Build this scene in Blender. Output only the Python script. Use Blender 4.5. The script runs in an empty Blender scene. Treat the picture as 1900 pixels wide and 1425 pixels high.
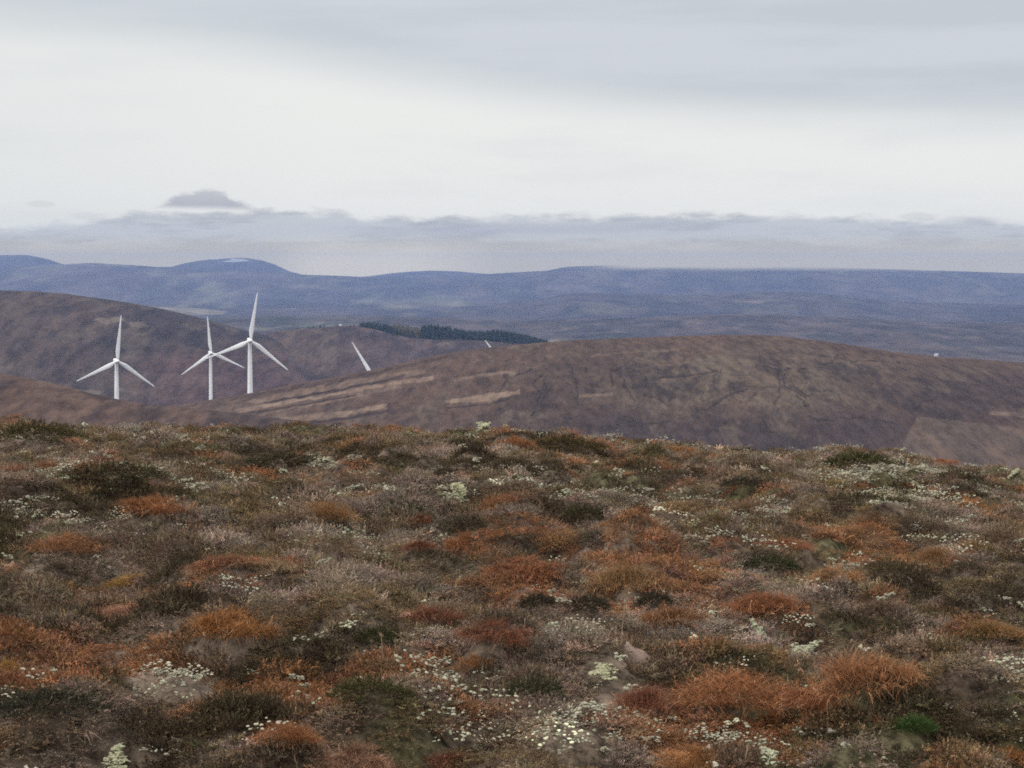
import bpy, bmesh, math, random
import numpy as np
from mathutils import Vector, Matrix

rad = math.radians
sc = bpy.context.scene
COL = sc.collection
rng = np.random.default_rng(7)
random.seed(7)

# ------------------------------------------------------------------ camera
F = 4470.0                      # focal length in photograph pixels (1900 wide)
HOR = 488.0                     # eye level in the photograph
PITCH = math.atan((712.5 - HOR) / F)
EYE = 1.70
cam_d = bpy.data.cameras.new('camera')
cam = bpy.data.objects.new('camera', cam_d); COL.objects.link(cam)
cam_d.sensor_width = 36.0
cam_d.lens = 36.0 * F / 1900.0
cam_d.clip_start = 0.1
cam_d.clip_end = 120000.0
cam.location = (0, 0, EYE)
cam.rotation_euler = (math.pi / 2 - PITCH, 0, 0)
sc.camera = cam

# ------------------------------------------------------------------ node helpers
class NT:
    """small expression builder on top of a node tree"""
    def __init__(s, tree): s.t = tree; s.n = tree.nodes; s.l = tree.links
    def new(s, typ, **kw):
        n = s.n.new(typ)
        for k, v in kw.items(): setattr(n, k, v)
        return n
    def put(s, sock, v):
        if isinstance(v, bpy.types.NodeSocket): s.l.new(v, sock)
        elif v is not None:
            if hasattr(sock.default_value, '__len__') and not hasattr(v, '__len__'):
                sock.default_value = [v] * len(sock.default_value)
            elif hasattr(v, '__len__') and len(v) == 3 and len(sock.default_value) == 4:
                sock.default_value = (*v, 1)
            else: sock.default_value = v
    def m(s, op, a, b=None, c=None):
        n = s.new('ShaderNodeMath', operation=op)
        for i, v in enumerate((a, b, c)): s.put(n.inputs[i], v)
        return n.outputs[0]
    def add(s, a, b): return s.m('ADD', a, b)
    def sub(s, a, b): return s.m('SUBTRACT', a, b)
    def mul(s, a, b): return s.m('MULTIPLY', a, b)
    def div(s, a, b): return s.m('DIVIDE', a, b)
    def mad(s, a, b, c): return s.m('MULTIPLY_ADD', a, b, c)
    def step(s, v, lo, hi, a=0.0, b=1.0):
        n = s.new('ShaderNodeMapRange', interpolation_type='SMOOTHSTEP')
        for i, x in enumerate((v, lo, hi, a, b)): s.put(n.inputs[i], x)
        return n.outputs[0]
    def mix(s, f, a, b, mode='MIX'):
        n = s.new('ShaderNodeMix', data_type='RGBA', blend_type=mode)
        s.put(n.inputs[0], f); s.put(n.inputs[6], a); s.put(n.inputs[7], b)
        return n.outputs[2]
    def vec(s, x, y, z=0.0):
        n = s.new('ShaderNodeCombineXYZ')
        for i, v in enumerate((x, y, z)): s.put(n.inputs[i], v)
        return n.outputs[0]
    def noise(s, v, scale=1.0, detail=4.0, rough=0.55, dist=0.0):
        n = s.new('ShaderNodeTexNoise')
        s.put(n.inputs['Vector'], v)
        n.inputs['Scale'].default_value = scale; n.inputs['Detail'].default_value = detail
        n.inputs['Roughness'].default_value = rough; n.inputs['Distortion'].default_value = dist
        return n.outputs[0]
    def curve(s, x, pts):
        """piecewise curve over 0..1 in, 0..1 out"""
        n = s.new('ShaderNodeFloatCurve')
        c = n.mapping.curves[0]
        while len(c.points) < len(pts): c.points.new(0.5, 0.5)
        for p, (a, b) in zip(c.points, pts): p.location = (a, b); p.handle_type = 'AUTO_CLAMPED'
        n.mapping.update()
        s.put(n.inputs['Value'], x)
        return n.outputs[0]

# ------------------------------------------------------------------ world: overcast sky
world = bpy.data.worlds.new('World'); sc.world = world
world.use_nodes = True
w = NT(world.node_tree)
for n in list(w.n): w.n.remove(n)
tc = w.new('ShaderNodeTexCoord').outputs['Generated']
sp = w.new('ShaderNodeSeparateXYZ'); w.l.new(tc, sp.inputs[0])
dx, dy, dz = sp.outputs
hyp = w.m('SQRT', w.add(w.mul(dx, dx), w.mul(dy, dy)))
U = w.mad(w.m('ARCTAN2', dx, dy), F, 950.0)                 # bearing, in units of 1/F rad
V = w.sub(HOR, w.mul(w.div(dz, w.m('MAXIMUM', hyp, 0.02)), F))   # elevation, same units, downwards
nA = w.noise(w.vec(w.div(U, 1900.0), w.div(V, 130.0), 3.1), 1.0, 6, 0.55)
nB = w.noise(w.vec(w.div(U, 420.0), w.div(V, 70.0), 8.3), 1.0, 6, 0.6)
nC = w.noise(w.vec(w.div(U, 230.0), w.div(V, 34.0), 1.7), 1.0, 7, 0.62)
nD = w.noise(w.vec(w.div(U, 60.0), w.div(V, 22.0), 5.7), 1.0, 6, 0.6)
# high bright layer
brt = w.mix(w.step(U, 0.0, 700.0), (0.82, 0.84, 0.82), (0.87, 0.88, 0.85))
brt = w.mix(w.mul(w.step(nB, 0.45, 0.75), 0.35), brt, (0.72, 0.75, 0.76))
# high grey layer, its lower edge falling to the right
edge = w.add(w.curve(w.div(U, 1900.0), [(0, .22), (.2, .36), (.37, .54), (.53, .69), (.7, .79), (.85, .84), (1, .88)]), 0.0)
edge = w.mad(edge, 280.0, w.mul(w.sub(nA, 0.5), 90.0))
gm = w.step(w.sub(V, edge), 50.0, -75.0)
gry = w.mix(w.step(U, 200.0, 1700.0), (0.60, 0.645, 0.68), (0.57, 0.61, 0.655))
gry = w.mix(w.mul(w.step(w.add(nA, w.mul(w.sub(nB, .5), .5)), 0.40, 0.62), 0.55), gry, (0.69, 0.72, 0.75))
sky = w.mix(gm, brt, gry)
# low cloud bank over the far hills
top = w.curve(w.div(U, 1900.0), [(0, .82), (.06, .80), (.10, .66), (.15, .57), (.2, .56), (.27, .50), (.33, .54), (.37, .66), (.45, .62),
                                  (.55, .60), (.68, .58), (.8, .62), (.88, .68), (.95, .70), (1, .78)])
top = w.mad(top, 100.0, 345.0)
top = w.mad(w.sub(nD, 0.5), 46.0, w.sub(top, 6.0))
bank = w.step(w.sub(V, top), -6.0, 13.0)
b_col = w.mix(w.step(nC, 0.40, 0.58), (0.43, 0.455, 0.50), (0.585, 0.61, 0.64))
b_col = w.mix(w.mul(w.step(w.add(V, w.mul(w.sub(nC, .5), 60.0)), 450.0, 490.0), 0.5), b_col, w.mix(w.mul(w.step(U, 480.0, 600.0), w.step(U, 960.0, 740.0)), (0.55, 0.535, 0.50), (0.64, 0.63, 0.60)))
strk = w.mul(w.step(w.m('ABSOLUTE', w.sub(V, w.add(426.0, w.mul(w.sub(nB, .5), 40.0)))), 14.0, 2.0), w.step(U, 560.0, 760.0))
strk = w.mul(strk, w.step(U, 1500.0, 1150.0))
b_col = w.mix(w.mul(strk, 0.6), b_col, (0.46, 0.47, 0.545))
sky = w.mix(w.mul(bank, 0.93), sky, b_col)
# one small flat-based cloud above the bank
nE = w.noise(w.vec(w.div(U, 34.0), w.div(V, 15.0), 2.2), 1.0, 5, 0.6)
def oval(cx, cy, rx, ry):
    ex = w.div(w.sub(U, cx), rx); ey = w.div(w.sub(V, cy), ry)
    return w.sub(1.0, w.add(w.mul(ex, ex), w.mul(ey, ey)))
cu = w.div(w.sub(U, 270.0), 215.0)
ctop = w.curve(cu, [(0, 0), (.08, .12), (.20, .30), (.30, .62), (.40, .84), (.52, .92), (.68, .88), (.745, .60), (.83, .42), (.94, .18), (1, 0)])
ctop = w.sub(388.0, w.mul(ctop, 41.0))
ctop = w.mad(w.sub(nE, 0.5), 32.0, ctop)
cbot = w.add(w.mad(cu, 5.0, 382.0), w.mul(w.sub(nD, 0.5), 9.0))
sm = w.mul(w.step(w.sub(V, ctop), -3.0, 11.0), w.step(w.sub(V, cbot), 8.0, -5.0))
sm = w.mul(sm, w.mul(w.step(cu, 0.0, 0.12), w.step(cu, 1.0, 0.90)))
s_col = w.mix(w.step(V, 350.0, 392.0), (0.56, 0.575, 0.615), (0.455, 0.47, 0.52))
sky = w.mix(w.mul(sm, 0.95), sky, s_col)
for (wx, wy, ww, wh, o) in ((88, 381, 30, 7, .3), (165, 402, 46, 9, .25), (1695, 403, 40, 9, .35), (1790, 412, 60, 12, .5)):
    ex = w.div(w.sub(U, wx), ww); ey = w.div(w.sub(V, wy), wh)
    q = w.step(w.add(w.sub(1.0, w.add(w.mul(ex, ex), w.mul(ey, ey))), w.mul(w.sub(nD, .5), 2.0)), 0.0, 0.9)
    sky = w.mix(w.mul(q, o), sky, (0.56, 0.58, 0.61))
# warm horizon strip added to the sky colour to offset the haze's blue
sky = w.mix(w.mul(w.step(V, 425.0, 492.0), .95), sky, w.mix(w.mul(w.step(U, 480.0, 600.0), w.step(U, 960.0, 740.0)), (0.74, 0.64, 0.38), (0.98, 0.86, 0.54)))
# an overcast sky is brighter towards the zenith
up = w.step(dz, 0.10, 0.75)
sky = w.mix(up, sky, (1.82, 1.82, 1.80))
# the clear sky above the cloud, nearly hidden
SUN_EL, SUN_AZ = 38.0, -115.0      # degrees; azimuth from +Y towards +X
ns = w.new('ShaderNodeTexSky', sky_type='NISHITA')
ns.sun_disc = False
ns.sun_elevation = rad(SUN_EL); ns.sun_rotation = rad(SUN_AZ)
ten = w.mix(1.0, sky, (10.0, 10.0, 10.0), 'MULTIPLY')
sky10 = w.mix(0.05, ten, ns.outputs[0])
bg = w.new('ShaderNodeBackground'); w.l.new(sky10, bg.inputs[0]); bg.inputs[1].default_value = 0.1
out = w.new('ShaderNodeOutputWorld'); w.l.new(bg.outputs[0], out.inputs[0])

# ------------------------------------------------------------------ sun behind the cloud
sun_d = bpy.data.lights.new('sun', 'SUN')
sun = bpy.data.objects.new('sun', sun_d); COL.objects.link(sun)
sun_d.energy = 1.4; sun_d.angle = rad(11); sun_d.color = (1.0, 0.95, 0.88)
sd = Vector((math.sin(rad(SUN_AZ)) * math.cos(rad(SUN_EL)), math.cos(rad(SUN_AZ)) * math.cos(rad(SUN_EL)), math.sin(rad(SUN_EL))))
sun.rotation_euler = (-sd).to_track_quat('-Z', 'Y').to_euler()

sc.view_settings.view_transform = 'Standard'
sc.view_settings.look = 'None'
sc.view_settings.exposure = 0.0
sc.view_settings.gamma = 1.0
sc.view_settings.use_curve_mapping = False
sc.cycles.max_bounces = 5
sc.cycles.use_denoising = False
sc.cycles.use_adaptive_sampling = False
sc.cycles.filter_width = 1.75
sc.cycles.transparent_max_bounces = 12

# ------------------------------------------------------------------ numpy helpers
def _hash(ix, iy, seed):
    with np.errstate(over='ignore'):
        h = (ix.astype(np.int64) * 374761393 + iy.astype(np.int64) * 668265263 + seed * 1442695041) & 0xFFFFFFFF
        h = ((h ^ (h >> 13)) * 1274126177) & 0xFFFFFFFF
        h = ((h ^ (h >> 16)) * 2246822519) & 0xFFFFFFFF
        h = h ^ (h >> 15)
    return (h & 0xFFFFFF) / float(0xFFFFFF)
def vnoise(x, y, seed=0):
    x = np.asarray(x, float); y = np.asarray(y, float)
    ix = np.floor(x); iy = np.floor(y)
    fx = x - ix; fy = y - iy
    fx = fx * fx * fx * (fx * (fx * 6 - 15) + 10); fy = fy * fy * fy * (fy * (fy * 6 - 15) + 10)
    ix = ix.astype(np.int64); iy = iy.astype(np.int64)
    a = _hash(ix, iy, seed); b = _hash(ix + 1, iy, seed); c = _hash(ix, iy + 1, seed); d = _hash(ix + 1, iy + 1, seed)
    return (a * (1 - fx) + b * fx) * (1 - fy) + (c * (1 - fx) + d * fx) * fy
def fbm(x, y, seed=0, oct=4, gain=0.5):
    s = 0; a = 1; tot = 0
    for o in range(oct):
        ca, sa = math.cos(o * 1.3), math.sin(o * 1.3)
        f = 2.03 ** o
        s = s + a * vnoise((x * ca - y * sa) * f + 17.3 * o, (x * sa + y * ca) * f - 9.1 * o, seed + o * 31)
        tot += a; a *= gain
    return s / tot
def sstep(v, lo, hi):
    t = np.clip((v - lo) / (hi - lo), 0, 1)
    return t * t * (3 - 2 * t)
CP, SP = math.cos(PITCH), math.sin(PITCH)
def ray(px, py):
    """bearing and slope of a sight line: x and z per metre of y"""
    cx = (np.asarray(px, float) - 950) / F; cy = -(np.asarray(py, float) - 712.5) / F
    wy = CP + SP * cy; wz = -SP + CP * cy
    return cx / wy, wz / wy
def project(x, y, z):
    zz = z - EYE
    dep = y * CP - zz * SP
    upv = y * SP + zz * CP
    dep = np.maximum(dep, 0.01)
    return 950 + F * x / dep, 712.5 - F * upv / dep
def in_poly(px, py, poly):
    r = np.zeros(px.shape, bool)
    n = len(poly)
    for i in range(n):
        x1, y1 = poly[i]; x2, y2 = poly[(i + 1) % n]
        if y1 == y2: continue
        c = (y1 > py) != (y2 > py)
        r ^= c & (px < (x2 - x1) * (py - y1) / (y2 - y1) + x1)
    return r
def d_line(px, py, pts):
    d = np.full(px.shape, 1e9)
    for (x1, y1), (x2, y2) in zip(pts, pts[1:]):
        vx, vy = x2 - x1, y2 - y1
        t = np.clip(((px - x1) * vx + (py - y1) * vy) / (vx * vx + vy * vy), 0, 1)
        d = np.minimum(d, np.hypot(px - x1 - t * vx, py - y1 - t * vy))
    return d
def lerp(a, b, t):
    a = np.asarray(a, float); b = np.asarray(b, float)
    t = np.asarray(t)[..., None]
    return a * (1 - t) + b * t

# ------------------------------------------------------------------ object helpers
def tag(o, label=None, cat=None, group=None, kind=None):
    if label: o['label'] = label
    if cat: o['category'] = cat
    if group: o['group'] = group
    if kind: o['kind'] = kind
    return o
def link(name, me, mat=None, parent=None):
    o = bpy.data.objects.new(name, me); COL.objects.link(o)
    if mat is not None and not me.materials: me.materials.append(mat)
    if parent is not None: o.parent = parent
    return o
def empty(name, loc, rz=0.0):
    o = bpy.data.objects.new(name, None); COL.objects.link(o)
    o.location = loc; o.rotation_euler = (0, 0, rz); o.empty_display_size = 0.2
    return o
def grid_mesh(name, X, Y, Z, colour=None):
    ny, nx = X.shape
    me = bpy.data.meshes.new(name)
    nv = nx * ny
    co = np.stack([X, Y, Z], -1).reshape(-1).astype(np.float32)
    i = np.arange(nv).reshape(ny, nx)
    q = np.stack([i[:-1, :-1], i[:-1, 1:], i[1:, 1:], i[1:, :-1]], -1).reshape(-1, 4)
    me.vertices.add(nv); me.vertices.foreach_set('co', co)
    me.loops.add(q.size); me.loops.foreach_set('vertex_index', q.reshape(-1).astype(np.int32))
    me.polygons.add(len(q)); me.polygons.foreach_set('loop_start', (np.arange(len(q)) * 4).astype(np.int32))
    me.polygons.foreach_set('use_smooth', np.ones(len(q), bool))
    if colour is not None:
        a = me.attributes.new('veg', 'FLOAT_COLOR', 'POINT')
        c = np.ones((nv, 4), np.float32); c[:, :3] = colour.reshape(-1, 3)
        a.data.foreach_set('color', c.reshape(-1))
    me.update(); me.validate()
    return me
def poly_mesh(name, verts, faces, tone=None, smooth=False):
    me = bpy.data.meshes.new(name)
    me.from_pydata([tuple(v) for v in verts], [], [tuple(f) for f in faces])
    if tone is not None:
        a = me.attributes.new('tone', 'FLOAT', 'POINT')
        a.data.foreach_set('value', np.asarray(tone, np.float32))
    if smooth: me.polygons.foreach_set('use_smooth', np.ones(len(me.polygons), bool))
    me.update()
    return me

# ------------------------------------------------------------------ materials
def material(name):
    m = bpy.data.materials.new(name); m.use_nodes = True
    t = NT(m.node_tree)
    for n in list(t.n): t.n.remove(n)
    return m, t, t.new('ShaderNodeOutputMaterial')
def principled(t, col, rough=0.9, spec=0.15, normal=None, alpha=None):
    p = t.new('ShaderNodeBsdfPrincipled')
    t.put(p.inputs['Base Color'], col); t.put(p.inputs['Roughness'], rough)
    p.inputs['Specular IOR Level'].default_value = spec
    if normal is not None: t.put(p.inputs['Normal'], normal)
    if alpha is not None: t.put(p.inputs['Alpha'], alpha)
    return p
def land_material(name, scale, var=0.5, bump=0.0, sy=0.45, fade=None, dim=1.0, tint=(1, 1, 1)):
    """vegetation colour from the mesh, broken up by noise in ground coordinates"""
    m, t, o = material(name)
    at = t.new('ShaderNodeAttribute'); at.attribute_name = 'veg'
    g = t.new('ShaderNodeNewGeometry').outputs['Position']
    mp = t.new('ShaderNodeMapping'); mp.inputs['Scale'].default_value = (1 / scale, sy / scale, 1 / scale)
    t.l.new(g, mp.inputs[0])
    n1 = t.noise(mp.outputs[0], 1.0, 8, 0.68)
    f = t.step(n1, 0.28, 0.72, dim * (1 - var), dim * (1 + var))
    col = t.mix(1.0, at.outputs['Color'], t.vec(t.mul(f, tint[0]), t.mul(f, tint[1]), t.mul(f, tint[2])), 'MULTIPLY')
    nm = None
    if bump:
        b = t.new('ShaderNodeBump'); b.inputs['Strength'].default_value = 0.7; b.inputs['Distance'].default_value = bump
        t.l.new(n1, b.inputs['Height']); nm = b.outputs[0]
    alpha = None
    if fade:
        # the hilltop goes up into low cloud: it thins out with altitude
        z0, z1, x0, x1 = fade
        s = t.new('ShaderNodeSeparateXYZ'); t.l.new(g, s.inputs[0])
        nn = t.noise(t.vec(t.div(s.outputs[0], 420.0), t.div(s.outputs[1], 900.0), t.div(s.outputs[2], 40.0)), 1.0, 4, 0.5)
        zz = t.add(s.outputs[2], t.mul(t.sub(nn, 0.5), 22.0))
        a = t.step(zz, z0, z1, 1.0, 0.0)
        on = t.step(s.outputs[0], x0, x1)
        alpha = t.sub(1.0, t.mul(on, t.sub(1.0, a)))
    p = principled(t, col, 0.95, 0.05, nm, alpha)
    t.l.new(p.outputs[0], o.inputs[0])
    return m
def plant_material(name, mode):
    m, t, o = material(name)
    if mode == 'inst':
        a = t.new('ShaderNodeAttribute'); a.attribute_type = 'INSTANCER'; a.attribute_name = 'col'; c = a.outputs['Color']
    else:
        c = t.new('ShaderNodeObjectInfo').outputs['Color']
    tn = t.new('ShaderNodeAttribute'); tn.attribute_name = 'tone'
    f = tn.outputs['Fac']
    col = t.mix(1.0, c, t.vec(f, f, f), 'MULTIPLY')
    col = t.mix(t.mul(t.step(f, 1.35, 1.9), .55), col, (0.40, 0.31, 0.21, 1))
    p = principled(t, col, 0.8, 0.12)
    tr = t.new('ShaderNodeBsdfTranslucent'); t.l.new(col, tr.inputs[0])
    mx = t.new('ShaderNodeMixShader'); mx.inputs[0].default_value = 0.22
    t.l.new(p.outputs[0], mx.inputs[1]); t.l.new(tr.outputs[0], mx.inputs[2])
    t.l.new(mx.outputs[0], o.inputs[0])
    return m
def plain_material(name, col, rough=0.5, spec=0.4, nscale=None, namp=0.1):
    m, t, o = material(name)
    c = col
    if nscale:
        g = t.new('ShaderNodeTexCoord').outputs['Object']
        n = t.noise(g, nscale, 6, 0.6)
        f = t.step(n, 0.3, 0.7, 1 - namp, 1 + namp)
        c = t.mix(1.0, (*col, 1), t.vec(f, f, f), 'MULTIPLY')
    p = principled(t, c, rough, spec)
    t.l.new(p.outputs[0], o.inputs[0])
    return m
M_INST = plant_material('scattered_plant', 'inst')
M_PLANT = plant_material('single_plant', 'obj')

# ------------------------------------------------------------------ the far land: hills as height functions
FLOOR = -205.0
HILLS = []
def smooth1(a, n):
    k = np.hanning(2 * n + 3)[1:-1]; k /= k.sum()
    return np.convolve(np.pad(a, n, mode='edge'), k, mode='valid')
class Hill:
    def __init__(s, pts, foot, back, q=1.8, zf=FLOOR - 2, zb=FLOOR - 2, sm=4, rough=1.0, wob=0.0, rscale=None):
        px = np.array([p[0] for p in pts], float); py = np.array([p[1] for p in pts], float); d = np.array([p[2] for p in pts], float)
        u = np.linspace(px[0], px[-1], 700)
        dd = np.interp(u, px, d); vy = np.interp(u, px, py)
        if sm: vy = smooth1(vy, sm); dd = smooth1(dd, sm * 3)
        bx, bz = ray(u, vy)
        s.x = bx * dd; s.d = dd; s.z = EYE + bz * dd
        s.foot, s.back, s.q, s.zf, s.zb, s.rough, s.wob = foot, back, q, zf, zb, rough, wob
        s.rs = rscale or np.mean(d) * 0.045
        s.seed = len(HILLS) * 101 + 5
        HILLS.append(s)
    def height(s, x, y, detail=True):
        dc = np.interp(x, s.x, s.d); zc = np.interp(x, s.x, s.z)
        f = np.clip((y - s.foot) / (dc - s.foot), 0, 1)
        b = np.clip((y - dc) / s.back, 0, 1.3)
        zfr = s.zf + (zc - s.zf) * (1 - (1 - f) ** s.q)
        zbk = zc - (zc - s.zb) * b ** 1.8
        z = np.where(y < dc, zfr, zbk)
        if detail and s.rough:
            n = fbm(x / s.rs, y / (s.rs * 2.2), s.seed, 5, 0.5) - 0.5
            k = np.sin(np.pi * np.clip(f, 0, 1)) ** 0.8 * (f < 1) + 0.08
            z = z + n * s.rough * k
            if s.wob: z = z + (fbm(x / (s.rs * .12), y / (s.rs * .3), s.seed + 9, 3) - 0.5) * s.wob * (0.25 + k)
        return z
    def build(s, name, paint, mat, nx=400, ny=160):
        X = np.linspace(s.x[0], s.x[-1], nx)
        t = np.concatenate([np.linspace(-0.02, 0.8, int(ny * .45), endpoint=False), np.linspace(0.8, 1.0, int(ny * .35), endpoint=False), np.linspace(1.0, 2.0, ny - int(ny * .8))])
        T = t[:, None]; dc = np.interp(X, s.x, s.d)[None, :]
        Y = np.where(T <= 1, s.foot + (dc - s.foot) * T, dc + s.back * (T - 1) ** 1.5 * 1.25)
        XX = np.broadcast_to(X[None, :], Y.shape)
        Z = s.height(XX, Y)
        px, py = project(XX, Y, Z)
        c = paint(XX, Y, Z, px, py)
        return tag(link(name, grid_mesh(name, XX, Y, Z, c), mat), kind='structure')

def blotch(X, Y, sc_, seed, lo=.42, hi=.6, oct=5):
    return sstep(fbm(X / sc_, Y / (sc_ * 4.5), seed, oct, .55), lo, hi)

# valley floor
yv = np.concatenate([np.linspace(-700, 6000, 60), np.linspace(6400, 19700, 60)])
xv = np.linspace(-9000, 9000, 140)
XX, YY = np.meshgrid(xv, yv)
ZZ = FLOOR - 135 * sstep(YY, 4000, 6500) + (fbm(XX / 900, YY / 900, 77, 4) - .5) * 3
cv = lerp((0.085, 0.072, 0.052), (0.10, 0.085, 0.05), blotch(XX, YY, 400, 3))
tag(link('valley_floor', grid_mesh('valley_floor', XX, YY, ZZ, cv), land_material('valley_land', 300.0, .3)), kind='structure')

# the farthest mountains
def paint_far(X, Y, Z, px, py):
    c = lerp((0.075, 0.065, 0.055), (0.055, 0.05, 0.045), blotch(X, Y, 500, 11))
    snow = sstep(Z + (fbm(X / 120, Y / 200, 5, 5) - .5) * 120, 28, 46) * (px > 300) * (px < 600)
    return lerp(c, (0.62, 0.64, 0.66), np.clip(snow, 0, 1) * .55)
M_far = land_material('mountain_land', 300.0, .4, dim=.8)
h = Hill([(-900, 505, 18200), (-300, 482, 18200), (-60, 474, 18200), (50, 473, 18200), (85, 480, 18200), (110, 489, 18200), (180, 502, 18200), (320, 530, 18200)], 15800, 1300, zf=FLOOR - 137, zb=FLOOR - 137, sm=5, rough=25)
h.build('mountain', paint_far, M_far, 200, 70)
h = Hill([(60, 530, 18400), (200, 503, 18400), (275, 496, 18400), (325, 495, 18400), (345, 489, 18400), (370, 484, 18400), (400, 480.5, 18400), (430, 478, 18400), (460, 479, 18400), (485, 483, 18400), (510, 491, 18400),
          (535, 503, 18400), (570, 512, 18400), (650, 522, 18400), (800, 535, 18400)], 16000, 1300, zf=FLOOR - 137, zb=FLOOR - 137, sm=3, rough=25)
h.build('mountain', paint_far, M_far, 260, 70)
h = Hill([(520, 530, 18600), (640, 516, 18600), (690, 512, 18600), (725, 507, 18600), (760, 504, 18600), (800, 502, 18600), (850, 503.5, 18600), (890, 507, 18600), (960, 513, 18600), (1200, 530, 18600)], 16200, 1300, zf=FLOOR - 137, zb=FLOOR - 137, sm=4, rough=20)
h.build('mountain', paint_far, M_far, 200, 70)

# the long blue range, its right half capped by low cloud
D = 16500
rB = Hill([(-900, 512, D), (-300, 506, D), (-60, 502, D), (0, 500, D), (70, 493, D), (170, 488, D), (230, 491, D), (300, 496, D), (380, 499, D), (450, 502, D), (540, 509, D), (600, 511, D), (680, 514, D), (760, 516, D),
           (840, 512, D), (910, 508, D), (960, 505, D), (1015, 502, D), (1045, 495, D), (1120, 492, D), (1230, 494, D), (1290, 496, D), (1400, 493, D), (1480, 491, D), (1560, 496, D), (1640, 499, D), (1740, 502, D), (1900, 507, D),
           (2100, 510, D), (2600, 520, D)], 12800, 1500, q=1.6, zf=FLOOR - 137, zb=FLOOR - 137, sm=3, rough=70, wob=8)
def paint_B(X, Y, Z, px, py):
    c = lerp((0.085, 0.068, 0.055), (0.05, 0.045, 0.038), blotch(X, Y, 420, 21))
    return lerp(c, (0.13, 0.12, 0.075), blotch(X, Y, 260, 25, .6, .72) * .7)
M_B = land_material('far_range_land', 200.0, .5, dim=.85, fade=(-74.0, -20.0, 150.0, 900.0))
rB.build('hill', paint_B, M_B, 700, 160)

# nearer blue hills on the right
D = 11200
rC = Hill([(-900, 590, D), (-200, 580, D), (150, 572, D), (260, 569, D), (420, 574, D), (540, 573, D), (640, 571, D), (720, 573, D), (810, 573, D), (880, 566, D), (940, 561, D), (1000, 555, D), (1050, 546, D), (1100, 543.5, D), (1170, 544, D),
           (1240, 547, D), (1330, 546, D), (1410, 542.5, D), (1470, 541.5, D), (1530, 545, D), (1580, 551, D), (1640, 557, D), (1720, 561, D), (1900, 566, D), (2200, 575, D), (2700, 590, D)], 8000, 2300, zf=FLOOR - 137, zb=FLOOR - 137, sm=3, rough=45, wob=5)
def paint_C(X, Y, Z, px, py):
    c = lerp((0.088, 0.070, 0.06), (0.06, 0.052, 0.048), blotch(X, Y, 260, 31))
    c = lerp(c, (0.125, 0.115, 0.075), blotch(X, Y, 180, 33, .6, .72) * .6)
    wx = px + (fbm(X / 60, Y / 150, 8) - .5) * 24; wy = py + (fbm(X / 60, Y / 90, 9) - .5) * 5
    fld = in_poly(wx, wy, [(255, 571), (330, 569.5), (385, 573), (425, 579), (400, 584), (330, 584), (250, 582)])
    c = np.where(fld[..., None], np.array((0.25, 0.215, 0.14)), c)
    for (cx, cy, ww, hh) in ((538, 566, 26, 7), (1280, 606, 40, 7), (1400, 560, 20, 3)):
        m = (((px - cx) / ww) ** 2 + ((py - cy) / hh) ** 2 + (fbm(X / 40, Y / 90, 15) - .5)) < 1
        c = np.where(m[..., None], np.array((0.22, 0.16, 0.13)), c)
    return c
M_C = land_material('blue_hill_land', 140.0, .55, dim=.58)
rC.build('hill', paint_C, M_C, 700, 150)

D = 6800
rD = Hill([(-900, 600, D), (0, 592, D), (200, 590, D), (350, 592, D), (430, 590, D), (480, 586, D), (560, 588, D), (640, 586, D), (760, 588, D), (860, 592, D), (960, 596, D), (1050, 592, D), (1150, 590, D), (1260, 586, D), (1380, 582, D), (1480, 586, D), (1560, 590, D), (1640, 594, D),
           (1760, 597, D), (1900, 600, D), (2300, 608, D), (2700, 620, D)], 4700, 1100, zb=FLOOR - 137, sm=4, rough=30, wob=4)
def paint_D(X, Y, Z, px, py):
    c = lerp((0.088, 0.068, 0.062), (0.058, 0.05, 0.05), blotch(X, Y, 150, 41))
    c = lerp(c, (0.052, 0.07, 0.046), sstep(px, 720, 420) * blotch(X, Y, 120, 43, .42, .55) * .8)
    c = lerp(c, (0.035, 0.04, 0.034), blotch(X, Y, 70, 47, .64, .72) * .8)
    c = lerp(c, (0.17, 0.14, 0.11), blotch(X, Y, 60, 49, .68, .74) * .5)
    e = np.exp(-((py - 609 + (px - 470) * .02) / 3.5) ** 2) * (px > 420) * (px < 620)
    c = lerp(c, (0.22, 0.24, 0.16), e * .5 * (fbm(X / 40, Y / 90, 71) > .4))
    e2 = np.exp(-((py - 634) / 3.0) ** 2) * (px > 1015) * (px < 1110)
    return lerp(c, (0.26, 0.23, 0.16), e2 * .8)
rD.build('hill', paint_D, land_material('valley_side_land', 90.0, .55, dim=.72), 600, 130)

# mid hill with the plantation behind its crest
D = 3600
rF = Hill([(-500, 700, D), (150, 690, D), (300, 660, D), (380, 636, D), (430, 626, D), (480, 619, D), (520, 614, D), (570, 609, D), (620, 606, D), (660, 605.5, D), (690, 610, D), (725, 620, D), (760, 627, D), (790, 630, D), (850, 630, D), (900, 633, D),
           (960, 638, D), (1020, 640, D), (1100, 644, D), (1300, 655, D), (1700, 690, D), (2300, 720, D)], 2720, 900, q=1.7, sm=3, rough=14, wob=2.5)
def paint_F(X, Y, Z, px, py):
    c = lerp((0.112, 0.078, 0.068), (0.078, 0.058, 0.055), blotch(X, Y, 90, 51, .38, .6))
    c = lerp(c, (0.05, 0.042, 0.045), blotch(X, Y, 60, 53, .55, .68) * .7)
    return lerp(c, (0.16, 0.125, 0.09), blotch(X, Y, 45, 55, .6, .7) * .55)
rF.build('hill', paint_F, land_material('mid_hill_land', 18.0, .5, dim=.55, sy=.16, tint=(1.01, .95, .97)), 800, 200)

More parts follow.
